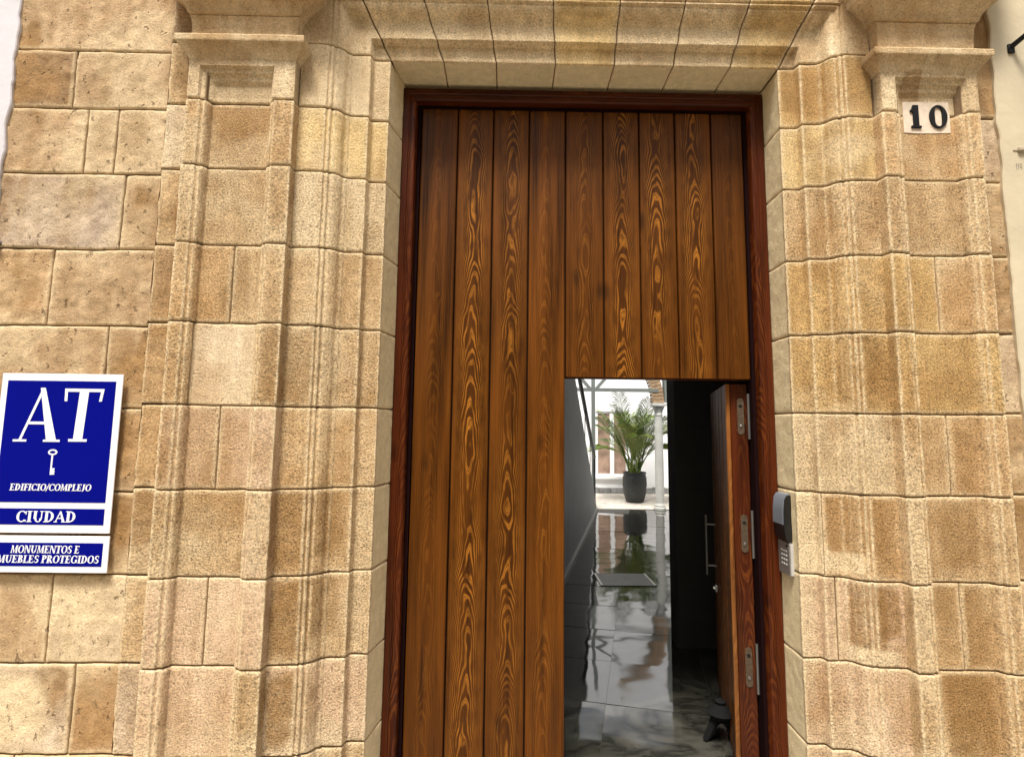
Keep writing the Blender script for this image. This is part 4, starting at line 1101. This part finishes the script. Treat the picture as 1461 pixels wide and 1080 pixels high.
def leaf_mat():
    m, nt, b = new_mat('palm_leaf')
    oi = N(nt, 'ShaderNodeObjectInfo'); geo = N(nt, 'ShaderNodeNewGeometry')
    n1 = N(nt, 'ShaderNodeTexNoise', Scale=7.0, Detail=3.0); nt.links.new(geo.outputs['Position'], n1.inputs['Vector'])
    f = math_(nt, 'ADD', math_(nt, 'MULTIPLY', oi.outputs['Random'], .45), math_(nt, 'MULTIPLY', n1.outputs[0], .55))
    nt.links.new(ramp(nt, f, [(.2, (.035, .075, .010)), (.5, (.13, .21, .03)), (.8, (.30, .30, .07))]), b.inputs['Base Color'])
    b.inputs['Roughness'].default_value = .5
    b.inputs['Transmission Weight'].default_value = 0
    return m
M_leaf = leaf_mat(); M_cane = simple('palm_cane', (.10, .12, .03), .6, nscale=14, nvar=.3)
nf = 44
for i in range(nf):
    az = i * 2.399 + rnd.uniform(-.3, .3)
    lean = rnd.uniform(.08, .62) if i > 7 else rnd.uniform(.02, .2)
    Lf = rnd.uniform(1.2, 2.05) * (1.05 - .30 * lean)
    droop = rnd.uniform(.3, .85) * (0.4 + lean)
    base = Vector((2.86 + .11 * math.cos(az * 1.7), 12.45 + .11 * math.sin(az * 1.7), .59))
    dirh = Vector((math.cos(az), math.sin(az), 0))
    pts = []
    for k in range(15):
        s = k / 14
        out = Lf * (s * math.sin(lean) + .50 * droop * s ** 2.6)
        up = Lf * (s * math.cos(lean) - .55 * droop * s ** 3.2)
        pts.append(base + dirh * out + Vector((0, 0, up)))
    fm = MB(); fm.tube(pts, [.012 * (1 - .75 * k / 14) for k in range(15)], 5, caps=False)
    sidev = Vector((-dirh.y, dirh.x, 0))
    for k in range(30):
        s = .30 + .70 * k / 30
        idx = s * 14; a = int(min(idx, 13)); fr = idx - a
        p = pts[a].lerp(pts[a + 1], fr); t = (pts[a + 1] - pts[a]).normalized()
        ll = .40 * math.sin(math.pi * min(1, (s - .30) / .78)) + .06
        for sg in (-1, 1):
            d1 = (sidev * sg * .75 + t * .75 + Vector((0, 0, .18 + rnd.uniform(-.15, .15)))).normalized()
            tip = p + d1 * ll + Vector((0, 0, -ll * .32))
            mid = p + d1 * ll * .5
            wv = t.cross(d1).normalized().cross(d1) * .0078
            fm.add([p - wv * .5, p + wv * .5, mid + wv, tip, mid - wv], [(0, 1, 2, 3, 4)])
    fm.build('frond', M_leaf, palm)

# black wrought stand in the shade behind the leaf
M_cast = simple('matt_cast_iron', (0.008, 0.008, 0.008), 0.9, spec=0.1)
stn = tag(empty('ornate_doorstop', (1.17, 3.16, 0)), 'low black iron doorstop with two splayed legs on the passage floor beside the open wicket', 'doorstop')
for dx in (-1, 1):
    m = MB(); m.tube([(1.17 + dx * .085, 3.16, .006), (1.17 + dx * .07, 3.16, .03), (1.17 + dx * .05, 3.16, .07), (1.17 + dx * .035, 3.16, .10), (1.17, 3.16, .125)], [.016, .020, .022, .026, .03], 8)
    m.build('leg', M_cast, stn, smooth=True)
m = MB(); m.lathe([(.02, .11), (.06, .125), (.075, .145), (.05, .165), (.025, .185), (.03, .20), (.001, .215)], 1.17, 3.16, 14)
m.build('body', M_cast, stn, smooth=True)

# unseen house added across the street, behind the viewer, to shape the light
opp = tag(empty('added_facade', (0, -2.8, 0)), kind='structure')
m = MB(); m.box(-14, 14, -3.2, -2.9, -0.14, 6.5); m.build('wall_face', M_plaster_c, opp)
